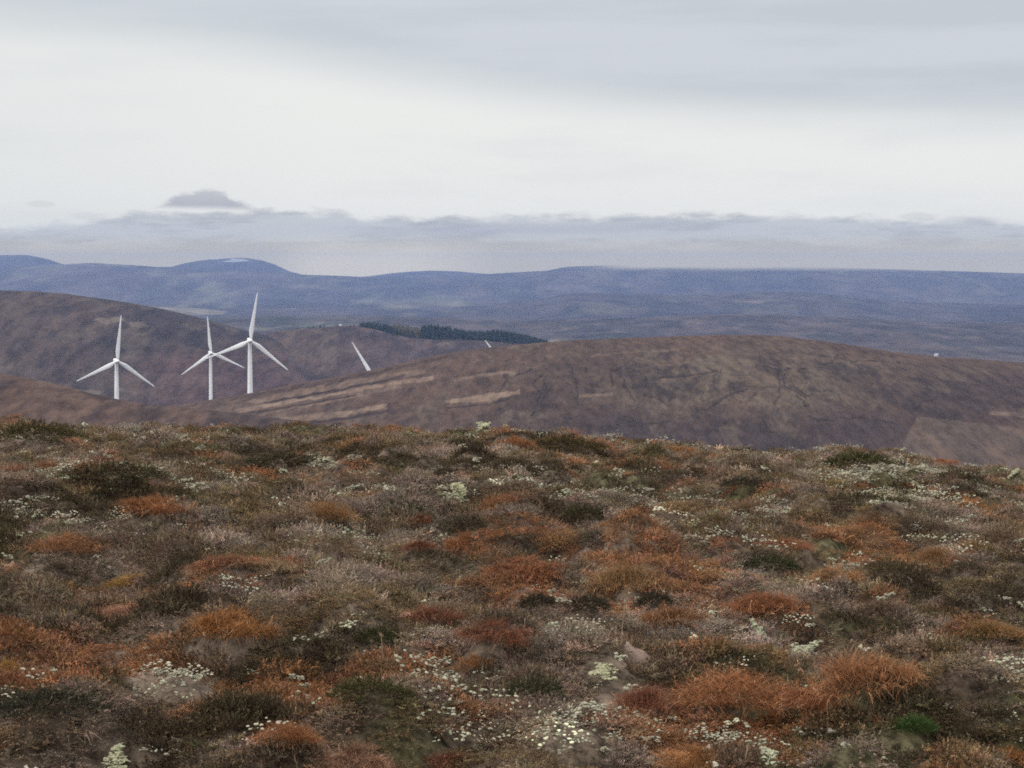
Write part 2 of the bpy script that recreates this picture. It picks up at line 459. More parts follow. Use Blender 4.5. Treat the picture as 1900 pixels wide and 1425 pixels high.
# big hill on the left
D = 3400
rE = Hill([(-900, 560, D), (-300, 540, D), (-60, 538, D), (0, 539, D), (60, 541, D), (110, 545, D), (170, 553, D), (230, 562, D), (280, 572, D), (330, 584, D), (370, 594, D), (405, 605, D), (440, 614, D), (475, 623, D), (520, 634, D),
           (600, 655, D), (720, 690, D), (900, 740, D)], 2570, 900, q=1.7, sm=3, rough=14, wob=2.5)
def paint_E(X, Y, Z, px, py):
    c = lerp((0.105, 0.078, 0.062), (0.068, 0.054, 0.05), blotch(X, Y, 80, 61, .38, .6))
    c = lerp(c, (0.042, 0.035, 0.036), blotch(X, Y, 55, 63, .54, .68) * .75)
    c = lerp(c, (0.15, 0.12, 0.088), blotch(X, Y, 40, 65, .6, .7) * .5)
    wx = px + (fbm(X / 14, Y / 40, 66) - .5) * 26; wy = py + (fbm(X / 14, Y / 30, 67) - .5) * 9
    for P, k in (([(182, 592), (222, 586), (230, 596), (195, 602)], .8), ([(228, 597), (262, 599), (272, 606), (245, 608)], .75), ([(250, 618), (270, 620), (275, 624), (252, 623)], .8),
                 ([(130, 722), (180, 726), (205, 738), (150, 734)], .6), ([(210, 720), (250, 728), (250, 733), (215, 728)], .4)):
        c = np.where(in_poly(wx, wy, P)[..., None], lerp(c, (0.20, 0.165, 0.125), np.full(px.shape, k)), c)
    c = lerp(c, (0.13, 0.075, 0.065), sstep(px, 230, 330) * sstep(py, 640, 670) * .55)
    return c
rE.build('hill', paint_E, land_material('left_hill_land', 16.0, .52, dim=.55, sy=.16, tint=(1.01, .95, .97)), 700, 220)

# low brown shoulder on the near left
rH = Hill([(-700, 640, 1250), (-250, 668, 1250), (-60, 688, 1250), (0, 696, 1250), (50, 705, 1250), (100, 717, 1250), (150, 731, 1250), (200, 742, 1250), (250, 750, 1250), (300, 756, 1250), (350, 760, 1250), (430, 768, 1250), (520, 780, 1250), (700, 800, 1250), (1000, 840, 1250)],
          560, 400, q=1.5, sm=3, rough=8, wob=1.2)
def paint_H(X, Y, Z, px, py):
    c = lerp((0.15, 0.098, 0.070), (0.098, 0.068, 0.055), blotch(X, Y, 35, 71, .4, .62))
    c = lerp(c, (0.06, 0.042, 0.038), blotch(X, Y, 24, 73, .56, .68) * .75)
    return lerp(c, (0.17, 0.135, 0.10), blotch(X, Y, 20, 75, .6, .7) * .6)
rH.build('hill', paint_H, land_material('shoulder_land', 7.0, .5, 1.0, dim=.55, sy=.16, tint=(1.01, .95, .97)), 600, 180)

# the broad hill on the right with muirburn strips and peat gullies
D = 1800
rG = Hill([(-400, 790, D), (100, 775, D), (260, 760, D), (330, 753, D), (370, 746, D), (420, 738, D), (460, 731, D), (520, 719, D), (570, 709, D), (630, 698, D), (690, 687, D), (750, 673, D), (800, 662, D), (860, 651, D), (910, 645, D), (960, 640, D),
           (1020, 635, D), (1080, 631, D), (1150, 628, D), (1230, 625, D), (1300, 622, D), (1360, 621, D), (1430, 622, D), (1460, 625, D), (1500, 630, D), (1560, 637, D), (1610, 645, D), (1660, 653, D), (1700, 658, D), (1760, 664, D),
           (1830, 668, D), (1900, 674, D), (2050, 684, D), (2400, 700, D), (2900, 730, D)], 800, 500, q=1.45, sm=2, rough=9, wob=0.0)
def paint_G(X, Y, Z, px, py):
    wx = px + (fbm(X / 22, Y / 60, 81) - .5) * 26; wy = py + (fbm(X / 22, Y / 60, 83) - .5) * 12
    wx2 = px + (fbm(X / 7, Y / 20, 84) - .5) * 14; wy2 = py + (fbm(X / 7, Y / 20, 86) - .5) * 5
    c = lerp((0.150, 0.098, 0.072), (0.108, 0.072, 0.058), blotch(X, Y, 55, 85, .38, .62))
    # olive moor grass in the middle of the slope
    ol = np.exp(-(((wx - 1400) / 260) ** 2 + ((wy - 710) / 62) ** 2))
    c = lerp(c, (0.185, 0.142, 0.100), np.clip(ol * 1.25, 0, 1) * (.55 + .45 * blotch(X, Y, 26, 87)))
    # dark heather low down and to the right
    dk = sstep(wy + (fbm(X / 60, Y / 160, 88) - .5) * 60, 742, 800) * sstep(wx, 1010, 1150) * sstep(wx, 1790, 1600)
    dk = np.maximum(dk, .8 * np.exp(-(((wx - 1840) / 190) ** 2 + ((wy - 730) / 40) ** 2)))
    dk = np.maximum(dk, .6 * np.exp(-(((wx - 1000) / 160) ** 2 + ((wy - 800) / 35) ** 2)))
    c = lerp(c, (0.072, 0.053, 0.052), np.clip(dk, 0, 1) * .8)
    c = lerp(c, (0.06, 0.045, 0.042), blotch(X, Y, 17, 89, .58, .68) * .6)
    c = lerp(c, (0.185, 0.145, 0.105), blotch(X, Y, 14, 91, .62, .70) * .5)
    # peat gullies: branching dark lines
    r1 = np.abs(fbm(X / 26, Y / 95, 93, 4, .5) - .5); r2 = np.abs(fbm(X / 13 + Y / 90, Y / 60, 95, 4, .5) - .5)
    area = np.exp(-(((px - 1330) / 470) ** 2 + ((py - 720) / 85) ** 2))
    r3 = np.abs(fbm(X / 17 - Y / 120, Y / 75, 96, 4, .5) - .5)
    gl = np.maximum(np.maximum(sstep(r1, .026, .005), .85 * sstep(r2, .018, .004) * (fbm(X / 40, Y / 80, 97) > .46)), .85 * sstep(r3, .020, .004) * (fbm(X / 40, Y / 160, 94) > .46))
    c = lerp(c, (0.022, 0.017, 0.017), np.clip(gl * area * 1.3, 0, 1) * .36)
    for L_ in ([(935, 690), (940, 705), (930, 722), (926, 735)], [(1150, 690), (1160, 715), (1180, 745)], [(1060, 683), (1066, 705), (1068, 730), (1072, 750)], [(1310, 760), (1360, 730), (1390, 722)],
               [(1440, 690), (1450, 715), (1440, 750)], [(1222, 700), (1290, 696), (1330, 690), (1312, 683)]):
        c = lerp(c, (0.04, 0.03, 0.03), sstep(d_line(wx2, wy2, L_), 3.0, .8) * .75)
    gr = np.random.default_rng(91)
    for _ in range(34):
        qx, qy = gr.uniform(930, 1720), gr.uniform(645, 790); hd = gr.choice([.35, 1.1, 1.9, 2.7]) + gr.normal(0, .3); L_ = [(qx, qy)]
        for _k in range(int(gr.integers(5, 12))):
            hd += gr.normal(0, .38); qx += math.cos(hd) * 13; qy += math.sin(hd) * 8; L_.append((qx, qy))
        box = (np.abs(px - L_[0][0]) < 190) & (np.abs(py - L_[0][1]) < 110)
        if not box.any(): continue
        dd = d_line(wx2[box], wy2[box], L_); wd = gr.uniform(.8, 1.6)
        c[box] = lerp(c[box], (0.018, 0.013, 0.013), sstep(dd, wd + .5, wd * .5) * gr.uniform(.45, .85) * (fbm(X[box] / 9, Y[box] / 40, 92, 2) > .43))
    # bleached strips and burnt edges on the left flank
    tan, drk = (0.32, 0.232, 0.17), (0.045, 0.030, 0.030)
    for L_, wd, k in (([(380, 776), (470, 757), (560, 742), (640, 728), (740, 709), (802, 702)], 3.4, .95), ([(470, 746), (540, 731), (620, 717), (700, 702), (785, 689)], 5.0, .6), ([(440, 776), (520, 760), (600, 746), (690, 728), (745, 716)], 4.0, .5),
                      ([(480, 789), (560, 776), (640, 768)], 6.0, .6), ([(840, 705), (890, 698), (935, 691), (952, 693)], 2.5, .6), ([(1075, 735), (1130, 732)], 2.5, .6), ([(1100, 660), (1180, 652), (1260, 650)], 2.2, .4), ([(1840, 766), (1900, 771)], 4.0, .5)):
        c = lerp(c, tan, sstep(d_line(wx2, wy2, L_), wd + 1.2, wd - 1.0) * k * (.6 + .4 * (fbm(X / 8, Y / 30, 98) > .42)))
    for L_, wd in (([(390, 783), (480, 764), (580, 748), (660, 733)], 1.8), ([(490, 747), (600, 729), (720, 704), (750, 697)], 2.0), ([(430, 741), (520, 724), (600, 709), (690, 693), (760, 678), (830, 662)], 3.2), ([(560, 787), (640, 777), (720, 762), (726, 748)], 2.5), ([(830, 756), (905, 750), (962, 735)], 1.5)):
        c = lerp(c, drk, sstep(d_line(wx2, wy2, L_), wd + 1.2, wd - 1.0) * .8)
    for P, k in (([(826, 743), (880, 735), (968, 722), (965, 730), (905, 744), (832, 749)], .95), ([(628, 770), (640, 762), (722, 748), (718, 757), (640, 771)], .85)):
        c = np.where(in_poly(wx2, wy2, P)[..., None], lerp(c, tan, np.full(px.shape, k)), c)
    fld = in_poly(px + (wx2 - px) * .4, py + (wy2 - py) * .5, [(1702, 774), (1770, 780), (1900, 794), (2400, 850), (2400, 1000), (1640, 1000), (1655, 860)])
    c = np.where(fld[..., None], lerp((0.172, 0.122, 0.092), (0.140, 0.104, 0.080), blotch(X, Y, 20, 99)), c)
    # reddish heath just under the skyline
    c = lerp(c, (0.155, 0.100, 0.072), np.exp(-((py - np.interp(px, [300, 700, 1360, 1900], [758, 685, 621, 674])) / 14) ** 2) * .5)
    return c
rG.build('hill', paint_G, land_material('right_hill_land', 6.0, .42, 1.2, dim=.50, sy=.15, tint=(1.0, .955, .95)), 1300, 420)

def land_height(x, y):
    z = FLOOR
    for h in (rD, rF, rE, rH, rG):
        if h.foot - 10 <= y <= np.interp(x, h.x, h.d) + h.back * 1.2:
            z = max(z, float(h.height(np.array([x]), np.array([y]))[0]))
    return z
# ------------------------------------------------------------------ wind turbines
M_WHITE = plain_material('white_turbine_paint', (0.80, 0.81, 0.82), 0.45, 0.35, 0.35, 0.05)
def loft(rings, cap=True):
    v = []; f = []
    n = len(rings[0])
    for r in rings: v += list(r)
    for k in range(len(rings) - 1):
        for i in range(n):
            j = (i + 1) % n
            f.append((k * n + i, k * n + j, (k + 1) * n + j, (k + 1) * n + i))
    if cap:
        f.append(tuple(range(n - 1, -1, -1))); f.append(tuple(range((len(rings) - 1) * n, len(rings) * n)))
    return v, f
def ring(rx, ry, z, n=20, cx=0, cy=0, tw=0.0):
    o = []
    for i in range(n):
        a = 2 * math.pi * i / n
        x, y = rx * math.cos(a), ry * math.sin(a)
        o.append((cx + x * math.cos(tw) - y * math.sin(tw), cy + x * math.sin(tw) + y * math.cos(tw), z))
    return o
def blade_mesh():
    st = [(1.0, .95, .95, 0, .0), (2.6, 1.0, .95, 0, .02), (5.0, 1.35, .72, -.25, .20), (8.2, 1.72, .50, -.45, .22), (12, 1.58, .38, -.40, .16), (18, 1.28, .27, -.30, .10), (25, .98, .18, -.2, .06), (32, .70, .11, -.12, .03), (37, .48, .07, -.05, .01), (39.4, .28, .045, 0, 0), (40, .1, .03, .05, 0)]
    v, f = loft([ring(a * 1.15, b * 1.1, z, 14, c, 0, tw) for z, a, b, c, tw in st])
    return poly_mesh('blade', v, f, smooth=True)
def nacelle_mesh():
    # along +y (downwind), rounded box section, tapering to the back
    st = [(1.0, 1.5, 1.6, 0), (1.6, 1.75, 1.85, .05), (4.0, 1.85, 1.95, .1), (8.5, 1.8, 1.9, .15), (10.4, 1.55, 1.6, .25), (10.9, 1.2, 1.2, .3)]
    rings = []
    for y, hw, hh, up_ in st:
        r = []
        for i in range(24):
            a = 2 * math.pi * i / 24
            ca, sa = math.cos(a), math.sin(a)
            k = (abs(ca) ** 4 + abs(sa) ** 4) ** -.25
            r.append((hw * ca * k, y, up_ + hh * sa * k))
        rings.append(r)
    v, f = loft(rings)
    return poly_mesh('nacelle', v, f, smooth=True)
def hub_mesh():
    st = [(1.0, 1.55), (0.2, 1.7), (-.8, 1.68), (-1.7, 1.4), (-2.4, .95), (-2.85, .45), (-3.0, .08)]
    v, f = loft([[(r * math.cos(2 * math.pi * i / 20), y, r * math.sin(2 * math.pi * i / 20)) for i in range(20)] for y, r in st])
    return poly_mesh('hub', v, f, smooth=True)
BL, NA, HU = blade_mesh(), nacelle_mesh(), hub_mesh()
for m_ in (BL, NA, HU): m_.materials.append(M_WHITE)
def tower_mesh(hgt):
    st = [(-1.5, 2.35), (0, 2.35), (hgt * .25, 2.2), (hgt * .5, 2.0), (hgt * .75, 1.75), (hgt - 2.0, 1.5), (hgt - 1.7, 1.6), (hgt - 1.2, 1.6)]
    v, f = loft([ring(r, r, z, 24) for z, r in st])
    me = poly_mesh('tower', v, f, smooth=True); me.materials.append(M_WHITE)
    return me
def turbine(px, py, dist, ang, yaw, label, tilt=0.0):
    bx, bz = ray(px, py)
    x, y, z = bx * dist, dist, EYE + bz * dist
    g = land_height(x, y)
    hgt = z - g
    root = empty('wind_turbine', (x, y, g), yaw)
    tag(root, label, 'wind turbine', 'wind turbines in the valley')
    # the rotor stands in front of the tower, towards the viewer (-y)
    link('tower', tower_mesh(hgt), parent=root).location = (0, 3.2, 0)
    na = link('nacelle', NA, parent=root); na.location = (0, -1.0, hgt)
    hb = link('hub', HU, parent=root); hb.location = (0, -1.0, hgt)
    for k in range(3):
        b = link('blade', BL, parent=root)
        b.location = (0, -1.2, hgt)
        a = ang + k * 2 * math.pi / 3        # image angle, counter-clockwise from +x
        b.rotation_euler = (0, math.pi / 2 - a, 0)
    print('turbine', round(x), round(y), round(z), 'tower', round(hgt, 1))
    return root
turbine(217.5, 670, 2090, rad(85.0), rad(22), 'white wind turbine standing alone at the left, its nacelle showing behind the rotor')
turbine(391.5, 655, 2600, rad(95.5), rad(16), 'smaller white wind turbine whose hub is crossed by a blade of its neighbour')
turbine(464.5, 632, 1990, rad(81.5), rad(14), 'tallest white wind turbine with one blade reaching above the valley hills')
turbine(692, 698, 2380, rad(121.5), rad(10), 'wind turbine hidden behind the brown hill with one long blade showing')
turbine(939, 682, 2750, rad(128.0), rad(10), 'wind turbine behind the brown hill with only a blade tip showing before dark pines')

# ------------------------------------------------------------------ conifers on the mid hill
def crown_arrays(hgt, wid, r, lay=4, seg=7):
    v = []; f = []
    for k in range(lay):
        z0 = hgt * (0.10 + .22 * k * 4 / lay); z1 = min(hgt, z0 + hgt * .42)
        if k == lay - 1: z1 = hgt
        w_ = wid * .5 * (1 - .78 * k / lay)
        b = len(v)
        for i in range(seg):
            a = 2 * math.pi * (i + r.random() * .6) / seg
            q = w_ * (.7 + .6 * r.random())
            v.append((q * math.cos(a), q * math.sin(a), z0 - r.random() * hgt * .05))
        v.append((r.random() * .2, r.random() * .2, z1))
        for i in range(seg): f.append((b + i, b + (i + 1) % seg, b + seg))
        f.append(tuple(b + i for i in range(seg - 1, -1, -1)))
    return v, f
def needle_material(name, c1, c2):
    m, t, o = material(name)
    g = t.new('ShaderNodeNewGeometry').outputs['Position']
    n = t.noise(g, 0.12, 4, .6)
    c = t.mix(t.step(n, .35, .65), (*c1, 1), (*c2, 1))
    p = principled(t, c, .9, .1); t.l.new(p.outputs[0], o.inputs[0])
    return m
M_PINE = needle_material('dark_needles', (0.010, 0.019, 0.014), (0.021, 0.032, 0.021))
M_LARCH = needle_material('larch_needles', (0.060, 0.062, 0.030), (0.105, 0.075, 0.040))
M_BARK = plain_material('conifer_bark', (0.07, 0.05, 0.04), .9, .1, 1.5, .3)
def wood(name, spans, label, mat, n, seed):
    r = np.random.default_rng(seed)
    V = []; Fc = []
    for _ in range(n):
        s0 = spans[0][0] + (spans[-1][0] - spans[0][0]) * r.random()
        hp = np.interp(s0, [p[0] for p in spans], [p[1] for p in spans])
        y = 3602 + 120 * r.random() ** 1.3
        bx, _z = ray(s0, 620.0)
        x = float(bx) * y
        g = float(rF.height(np.array([x]), np.array([y]))[0])
        ht = hp / F * y * (.62 + .62 * r.random())
        v, f = crown_arrays(ht, ht * .38 + 1.6, r)
        b = len(V)
        V += [(x + a, y + b_, g - .3 + c) for a, b_, c in v]
        Fc += [tuple(b + i for i in q) for q in f]
        # trunk
        b = len(V); w_ = .22
        V += [(x - w_, y - w_, g - .5), (x + w_, y - w_, g - .5), (x + w_, y + w_, g - .5), (x - w_, y + w_, g - .5), (x, y, g + ht * .5)]
        Fc += [(b, b + 1, b + 4), (b + 1, b + 2, b + 4), (b + 2, b + 3, b + 4), (b + 3, b, b + 4)]
    o = link(name, poly_mesh(name, V, Fc), mat)
    tag(o, label, 'woodland', kind='stuff')
wood('conifer_plantation', [(667, 6), (685, 9), (710, 12), (740, 13), (775, 11), (782, 12)], 'dark conifer plantation on the left end of the hill crest', M_PINE, 260, 3)
wood('conifer_plantation', [(782, 24), (800, 24), (840, 19), (870, 14), (890, 15), (920, 19), (960, 17), (990, 12), (1016, 7)], 'dark conifer plantation running right along the hill crest', M_PINE, 620, 4)
wood('larch_wood', [(728, 15), (750, 19), (772, 19), (783, 15)], 'brownish larches behind the gap in the dark conifer plantation', M_LARCH, 70, 5)
for i, (px, hp, lab) in enumerate([(552, 3.5, 'tiny dark tree, the most leftward of those on the heather crest'), (573, 5.5, 'dark bushy tree at the left of the pair-like clump on the heather crest'), (581, 5, 'dark low tree just right of the bushiest one on the crest'),
                                   (594, 6, 'tallest of the tiny scattered trees left of the white hut'), (601, 5, 'small dark tree nearest the white hut on its left'), (626, 4, 'small dark tree touching the left side of the white hut'),
                                   (650, 4.5, 'small dark tree between the white hut and the plantation'), (657, 4.5, 'small dark tree just before the left end of the plantation')]):
    y = 3600.0; bx, _ = ray(px, 610.0); x = float(bx) * y
    g = float(rF.height(np.array([x]), np.array([y]))[0])
    ht = hp / F * y
    r = np.random.default_rng(50 + i)
    root = empty('conifer_tree', (x, y, g)); tag(root, lab, 'tree', 'scattered trees on the mid hill')
    v, f = crown_arrays(ht, ht * .9, r, 3, 8)
    link('crown', poly_mesh('crown', v, f), M_PINE, root)
    v, f = loft([ring(.16, .16, -.4, 8), ring(.12, .12, ht * .5, 8)])
    link('trunk', poly_mesh('trunk', v, f), M_BARK, root)
# two far white buildings
M_LIME = plain_material('white_render', (0.56, 0.55, 0.53), .8, .2, .6, .08)
M_SLATE = plain_material('grey_roof', (0.42, 0.43, 0.45), .7, .2, 1.0, .15)
def cottage(name, px, py, dist, hh, size, lab, cat):
    bx, bz = ray(px, py)
    ds = np.linspace(dist - 600, dist + 900, 301)
    gap = np.abs(hh.height(bx * ds, ds) - (EYE + bz * ds))
    dist = float(ds[np.argmin(gap)])
    x, y = float(bx) * dist, dist
    g = float(hh.height(np.array([x]), np.array([y]))[0]); print(name, dist, gap.min())
    L_, W_, H_, R_ = size
    root = empty(name, (x, y, g), rad(25)); tag(root, lab, cat)
    v = [(-L_, -W_, -1), (L_, -W_, -1), (L_, W_, -1), (-L_, W_, -1), (-L_, -W_, H_), (L_, -W_, H_), (L_, W_, H_), (-L_, W_, H_), (-L_, 0, H_ + R_), (L_, 0, H_ + R_)]
    f = [(0, 1, 5, 4), (2, 3, 7, 6), (1, 2, 6, 9, 5), (3, 0, 4, 8, 7)]
    link('wall', poly_mesh('wall', v, f), M_LIME, root)
    e = .25
    v = []; f = []
    for s in (-1, 1):
        b = len(v)
        k = R_ / W_
        v += [(-L_ - e, s * (W_ + e), H_ - e * k + .02), (L_ + e, s * (W_ + e), H_ - e * k + .02), (L_ + e, 0, H_ + R_ + .02), (-L_ - e, 0, H_ + R_ + .02)]
        v += [(a, b_, c + .22) for a, b_, c in v[b:b + 4]]
        f += [(b, b + 1, b + 2, b + 3), (b + 4, b + 7, b + 6, b + 5), (b, b + 4, b + 5, b + 1), (b + 1, b + 5, b + 6, b + 2), (b + 2, b + 6, b + 7, b + 3), (b + 3, b + 7, b + 4, b)]
    link('roof', poly_mesh('roof', v, f), M_SLATE, root)
    v, f = loft([[(-L_ * .8 - .35, -.4, H_ + R_ - .5), (-L_ * .8 + .35, -.4, H_ + R_ - .5), (-L_ * .8 + .35, .4, H_ + R_ - .5), (-L_ * .8 - .35, .4, H_ + R_ - .5)],
                 [(-L_ * .8 - .35, -.4, H_ + R_ + 1), (-L_ * .8 + .35, -.4, H_ + R_ + 1), (-L_ * .8 + .35, .4, H_ + R_ + 1), (-L_ * .8 - .35, .4, H_ + R_ + 1)]])
    link('chimney', poly_mesh('chimney', v, f), M_LIME, root)
cottage('hut', 632, 604.5, 3595, rF, (1.9, 1.3, 1.6, .8), 'tiny white hut on the heather crest left of the plantation', 'hut')
cottage('cottage', 1737, 661, 5150, rD, (3.6, 2.8, 3.2, 2.4), 'tiny white cottage just above the skyline of the brown hill', 'cottage')

# ------------------------------------------------------------------ haze
m, t, o = material('blue_air')
pv = t.new('ShaderNodeVolumePrincipled')
pv.inputs['Color'].default_value = (0.35, 0.49, 0.90, 1)
pv.inputs['Density'].default_value = 4.2e-5
pv.inputs['Anisotropy'].default_value = 0.0
t.l.new(pv.outputs[0], o.inputs['Volume'])
bz0, bz1 = FLOOR - 8, EYE + 76.0
v = [(sx * 9600, (19800 if sy > 0 else -900), (bz1 if sz > 0 else bz0)) for sz in (-1, 1) for sy in (-1, 1) for sx in (-1, 1)]
f = [(0, 2, 3, 1), (4, 5, 7, 6), (0, 1, 5, 4), (2, 6, 7, 3), (0, 4, 6, 2), (1, 3, 7, 5)]
tag(link('haze', poly_mesh('haze', v, f), m), 'thin blue haze filling the valley and softening the far hills', 'haze', kind='stuff')
# ------------------------------------------------------------------ the moor in the foreground
KD = 0.000830
def base(x, y):
    r2 = x * x + y * y
    q = 30 * np.tanh(x / 30)
    return -KD * r2 - .040 * q - .037 * (np.sqrt(q * q + 4) - 2)
def hummocks(x, y):
    near = np.exp(-(np.hypot(x, y - 25) / 90) ** 4)
    hm = (fbm(x / 3.4, y / 4.5, 201, 3) - .5) * .36 + (np.abs(fbm(x / .80, y / .85, 203, 2) - .5) * .54 - .08) + (np.abs(fbm(x / .40, y / .44, 209, 2) - .5) * .44 - .06) + (fbm(x / .33, y / .33, 205, 2) - .5) * .07
    return hm * near * sstep(np.hypot(x, y), 1.5, 5)
def locate(px, py):
    """where a sight line first meets the moor"""
    bx, bz = ray(px, py)
    d = np.linspace(5, 58, 5301)
    gap = (EYE + bz * d) - base(bx * d, d) - hummocks(bx * d, d) - 0.05
    i = np.argmax(gap < 0) if (gap < 0).any() else int(np.argmin(gap))
    return float(bx * d[i]), float(d[i])

RUST, ORANGE, DKRED, TAN, OCHRE, PINK = (0.34, 0.125, 0.045), (0.42, 0.17, 0.05), (0.21, 0.062, 0.032), (0.38, 0.235, 0.115), (0.40, 0.22, 0.05), (0.36, 0.19, 0.12)
# grass tussocks: x, y of the middle, width, height in photograph pixels
TUSS = [
 (300, 932, 135, 52, RUST, 'rusty orange grass mound behind a row of pale lichen, upper left of the moor'),
 (603, 945, 118, 50, (0.33, 0.17, 0.07), 'arched brown grass tussock right of the rusty mound with lichen before it'),
 (775, 955, 62, 24, DKRED, 'small dark red tussock between the two arched brown tussocks'),
 (1020, 992, 122, 46, (0.40, 0.21, 0.09), 'arched tan tussock with a pale left edge in the middle of the moor'),
 (862, 1003, 66, 46, RUST, 'small upright rusty tussock just left of the arched tan tussock'),
 (778, 1000, 60, 28, DKRED, 'low dark red tussock left of the small upright rusty one'),
 (130, 998, 150, 52, (0.29, 0.115, 0.045), 'ragged rust tussock near the left edge, left of the lichen row'),
 (238, 1068, 80, 26, OCHRE, 'low bright yellow orange tuft on the left side of the moor'),
 (438, 1152, 150, 82, ORANGE, 'rounded bright orange tussock dotted with white lichen, lower left'),
 (536, 1345, 118, 50, RUST, 'spiky red-brown tussock left of the big pale pinkish tussock'),
 (645, 1390, 160, 76, PINK, 'pale pinkish straw tussock at the bottom edge, widest there'),
 (800, 1128, 120, 50, DKRED, 'deep red tussock in the centre, left one of a joined pair'),
 (915, 1165, 135, 52, DKRED, 'deep red tussock in the centre, right one of a joined pair'),
 (1430, 1112, 165, 58, (0.36, 0.125, 0.05), 'long rust red tussock above the brightest pair of lichen patches'),
 (1370, 1265, 225, 92, (0.36, 0.135, 0.052), 'wide rust tussock with a pale sloping left edge, lower right'),
 (1600, 1245, 190, 92, (0.43, 0.18, 0.075), 'large light orange tussock behind the others, lower right'),
 (1535, 1300, 150, 62, (0.33, 0.11, 0.045), 'red-brown tussock in front of the large light orange one'),
 (1200, 1290, 120, 62, DKRED, 'dark red tussock left of the wide rust one, below the stone'),
 (1310, 1388, 180, 50, ORANGE, 'orange tussock with lichen along its foot at the bottom edge'),
 (1858, 1384, 110, 48, ORANGE, 'orange tussock in the bottom right corner'),
 (970, 1042, 135, 46, (0.31, 0.105, 0.045), 'reddish tussock below the arched tan one'),
 (1275, 935, 130, 36, TAN, 'flat tan tussock in the mid distance right of a dark bush'),
 (955, 815, 70, 30, RUST, 'rusty tussock on the skyline beside a lichen-covered mound'),
 (1250, 832, 70, 22, (0.37, 0.17, 0.06), 'orange tuft on the skyline right of the rounded mound'),
 (1455, 1000, 100, 28, (0.30, 0.10, 0.045), 'dark rust tussock left of a bright lichen streak, mid right'),
 (1735, 1026, 85, 40, (0.27, 0.13, 0.05), 'brown mound tussock near the right edge, mid distance'),
 (1625, 958, 80, 32, (0.22, 0.11, 0.055), 'dark brown tussock behind the tan slope on the right'),
 (14, 1222, 44, 44, OCHRE, 'yellow-orange tuft cut by the left edge of the view'),
 (1545, 1058, 100, 36, (0.42, 0.21, 0.09), 'orange streaked tussock sloping right in the mid right'),
 (420, 1030, 130, 32, (0.30, 0.115, 0.055), 'low reddish tussock below the brown arched one'),
 (235, 1120, 160, 38, (0.34, 0.15, 0.09), 'low pinkish red tussock left of the rounded bright orange one'),
 (1845, 1158, 100, 40, (0.36, 0.19, 0.07), 'ochre tussock near the right edge, lower right'),
 (1745, 848, 60, 16, (0.33, 0.115, 0.05), 'thin red tussock on the skyline near the right edge'),
 (1165, 1065, 150, 60, (0.28, 0.15, 0.06), 'tawny tussock behind the three dark bushes'),
 (1590, 985, 130, 30, (0.33, 0.16, 0.065), 'low orange-brown tussock right of the bright lichen streak'),
 (1250, 1130, 120, 60, (0.27, 0.115, 0.05), 'brown-red tussock behind the stone and its dry stalk'),
 (500, 1040, 90, 22, (0.42, 0.29, 0.17), 'pale straw streak of grass left of centre'),
 (720, 1215, 90, 34, (0.35, 0.21, 0.11), 'straw tuft with thin stalks beside central lichen'),
 (880, 1215, 70, 40, (0.36, 0.16, 0.06), 'orange tuft right of the central lichen mound'),
 (820, 1395, 110, 46, (0.24, 0.085, 0.045), 'dark red-brown tuft right of the pale pinkish tussock'),
]
BROWN_D, OLIVE_D, GREEN_D = (0.058, 0.046, 0.03), (0.085, 0.068, 0.03), (0.062, 0.058, 0.022)
BUSH = [
 (68, 800, 120, 46, OLIVE_D, 'dark olive heather bush on the skyline at the far left'),
 (210, 872, 150, 46, (0.075, 0.062, 0.032), 'broad dark brown heather bush below the left skyline'),
 (1592, 852, 112, 34, GREEN_D, 'dark green bush on the skyline behind the lichen field on the right'),
 (1090, 945, 76, 36, (0.062, 0.052, 0.026), 'round dark bush in the mid distance above the arched tan tussock'),
 (1092, 1108, 66, 42, BROWN_D, 'middle one of three dark bushes behind the stone'),
 (1000, 1110, 66, 44, BROWN_D, 'left one of three dark bushes behind the stone'),
 (1215, 1105, 60, 34, BROWN_D, 'right one of three dark bushes behind the stone'),
 (1430, 1036, 90, 36, (0.055, 0.055, 0.026), 'dark green-brown bush above the long rust red tussock'),
 (1378, 890, 66, 26, BROWN_D, 'small dark bush left of the lichen field near the skyline'),
 (1050, 822, 120, 34, (0.09, 0.062, 0.026), 'rounded brown-green mound bush on the skyline in the middle'),
 (700, 1170, 70, 30, (0.06, 0.06, 0.024), 'low green-brown bush left of the joined red pair'),
 (525, 850, 130, 34, (0.075, 0.06, 0.036), 'low dark bush just below the skyline left of middle'),
 (690, 1265, 130, 44, (0.075, 0.068, 0.028), 'olive heather bush below the straw tuft with stalks'),
 (990, 1265, 90, 40, (0.06, 0.06, 0.03), 'dark olive bush between the central lichen and the dark red tussock'),
 (90, 1290, 170, 50, (0.045, 0.042, 0.026), 'very dark bush near the left edge beneath scattered lichen'),
 (1600, 920, 150, 26, (0.085, 0.066, 0.034), 'flat dark patch of heather within the lichen field on the right'),
]
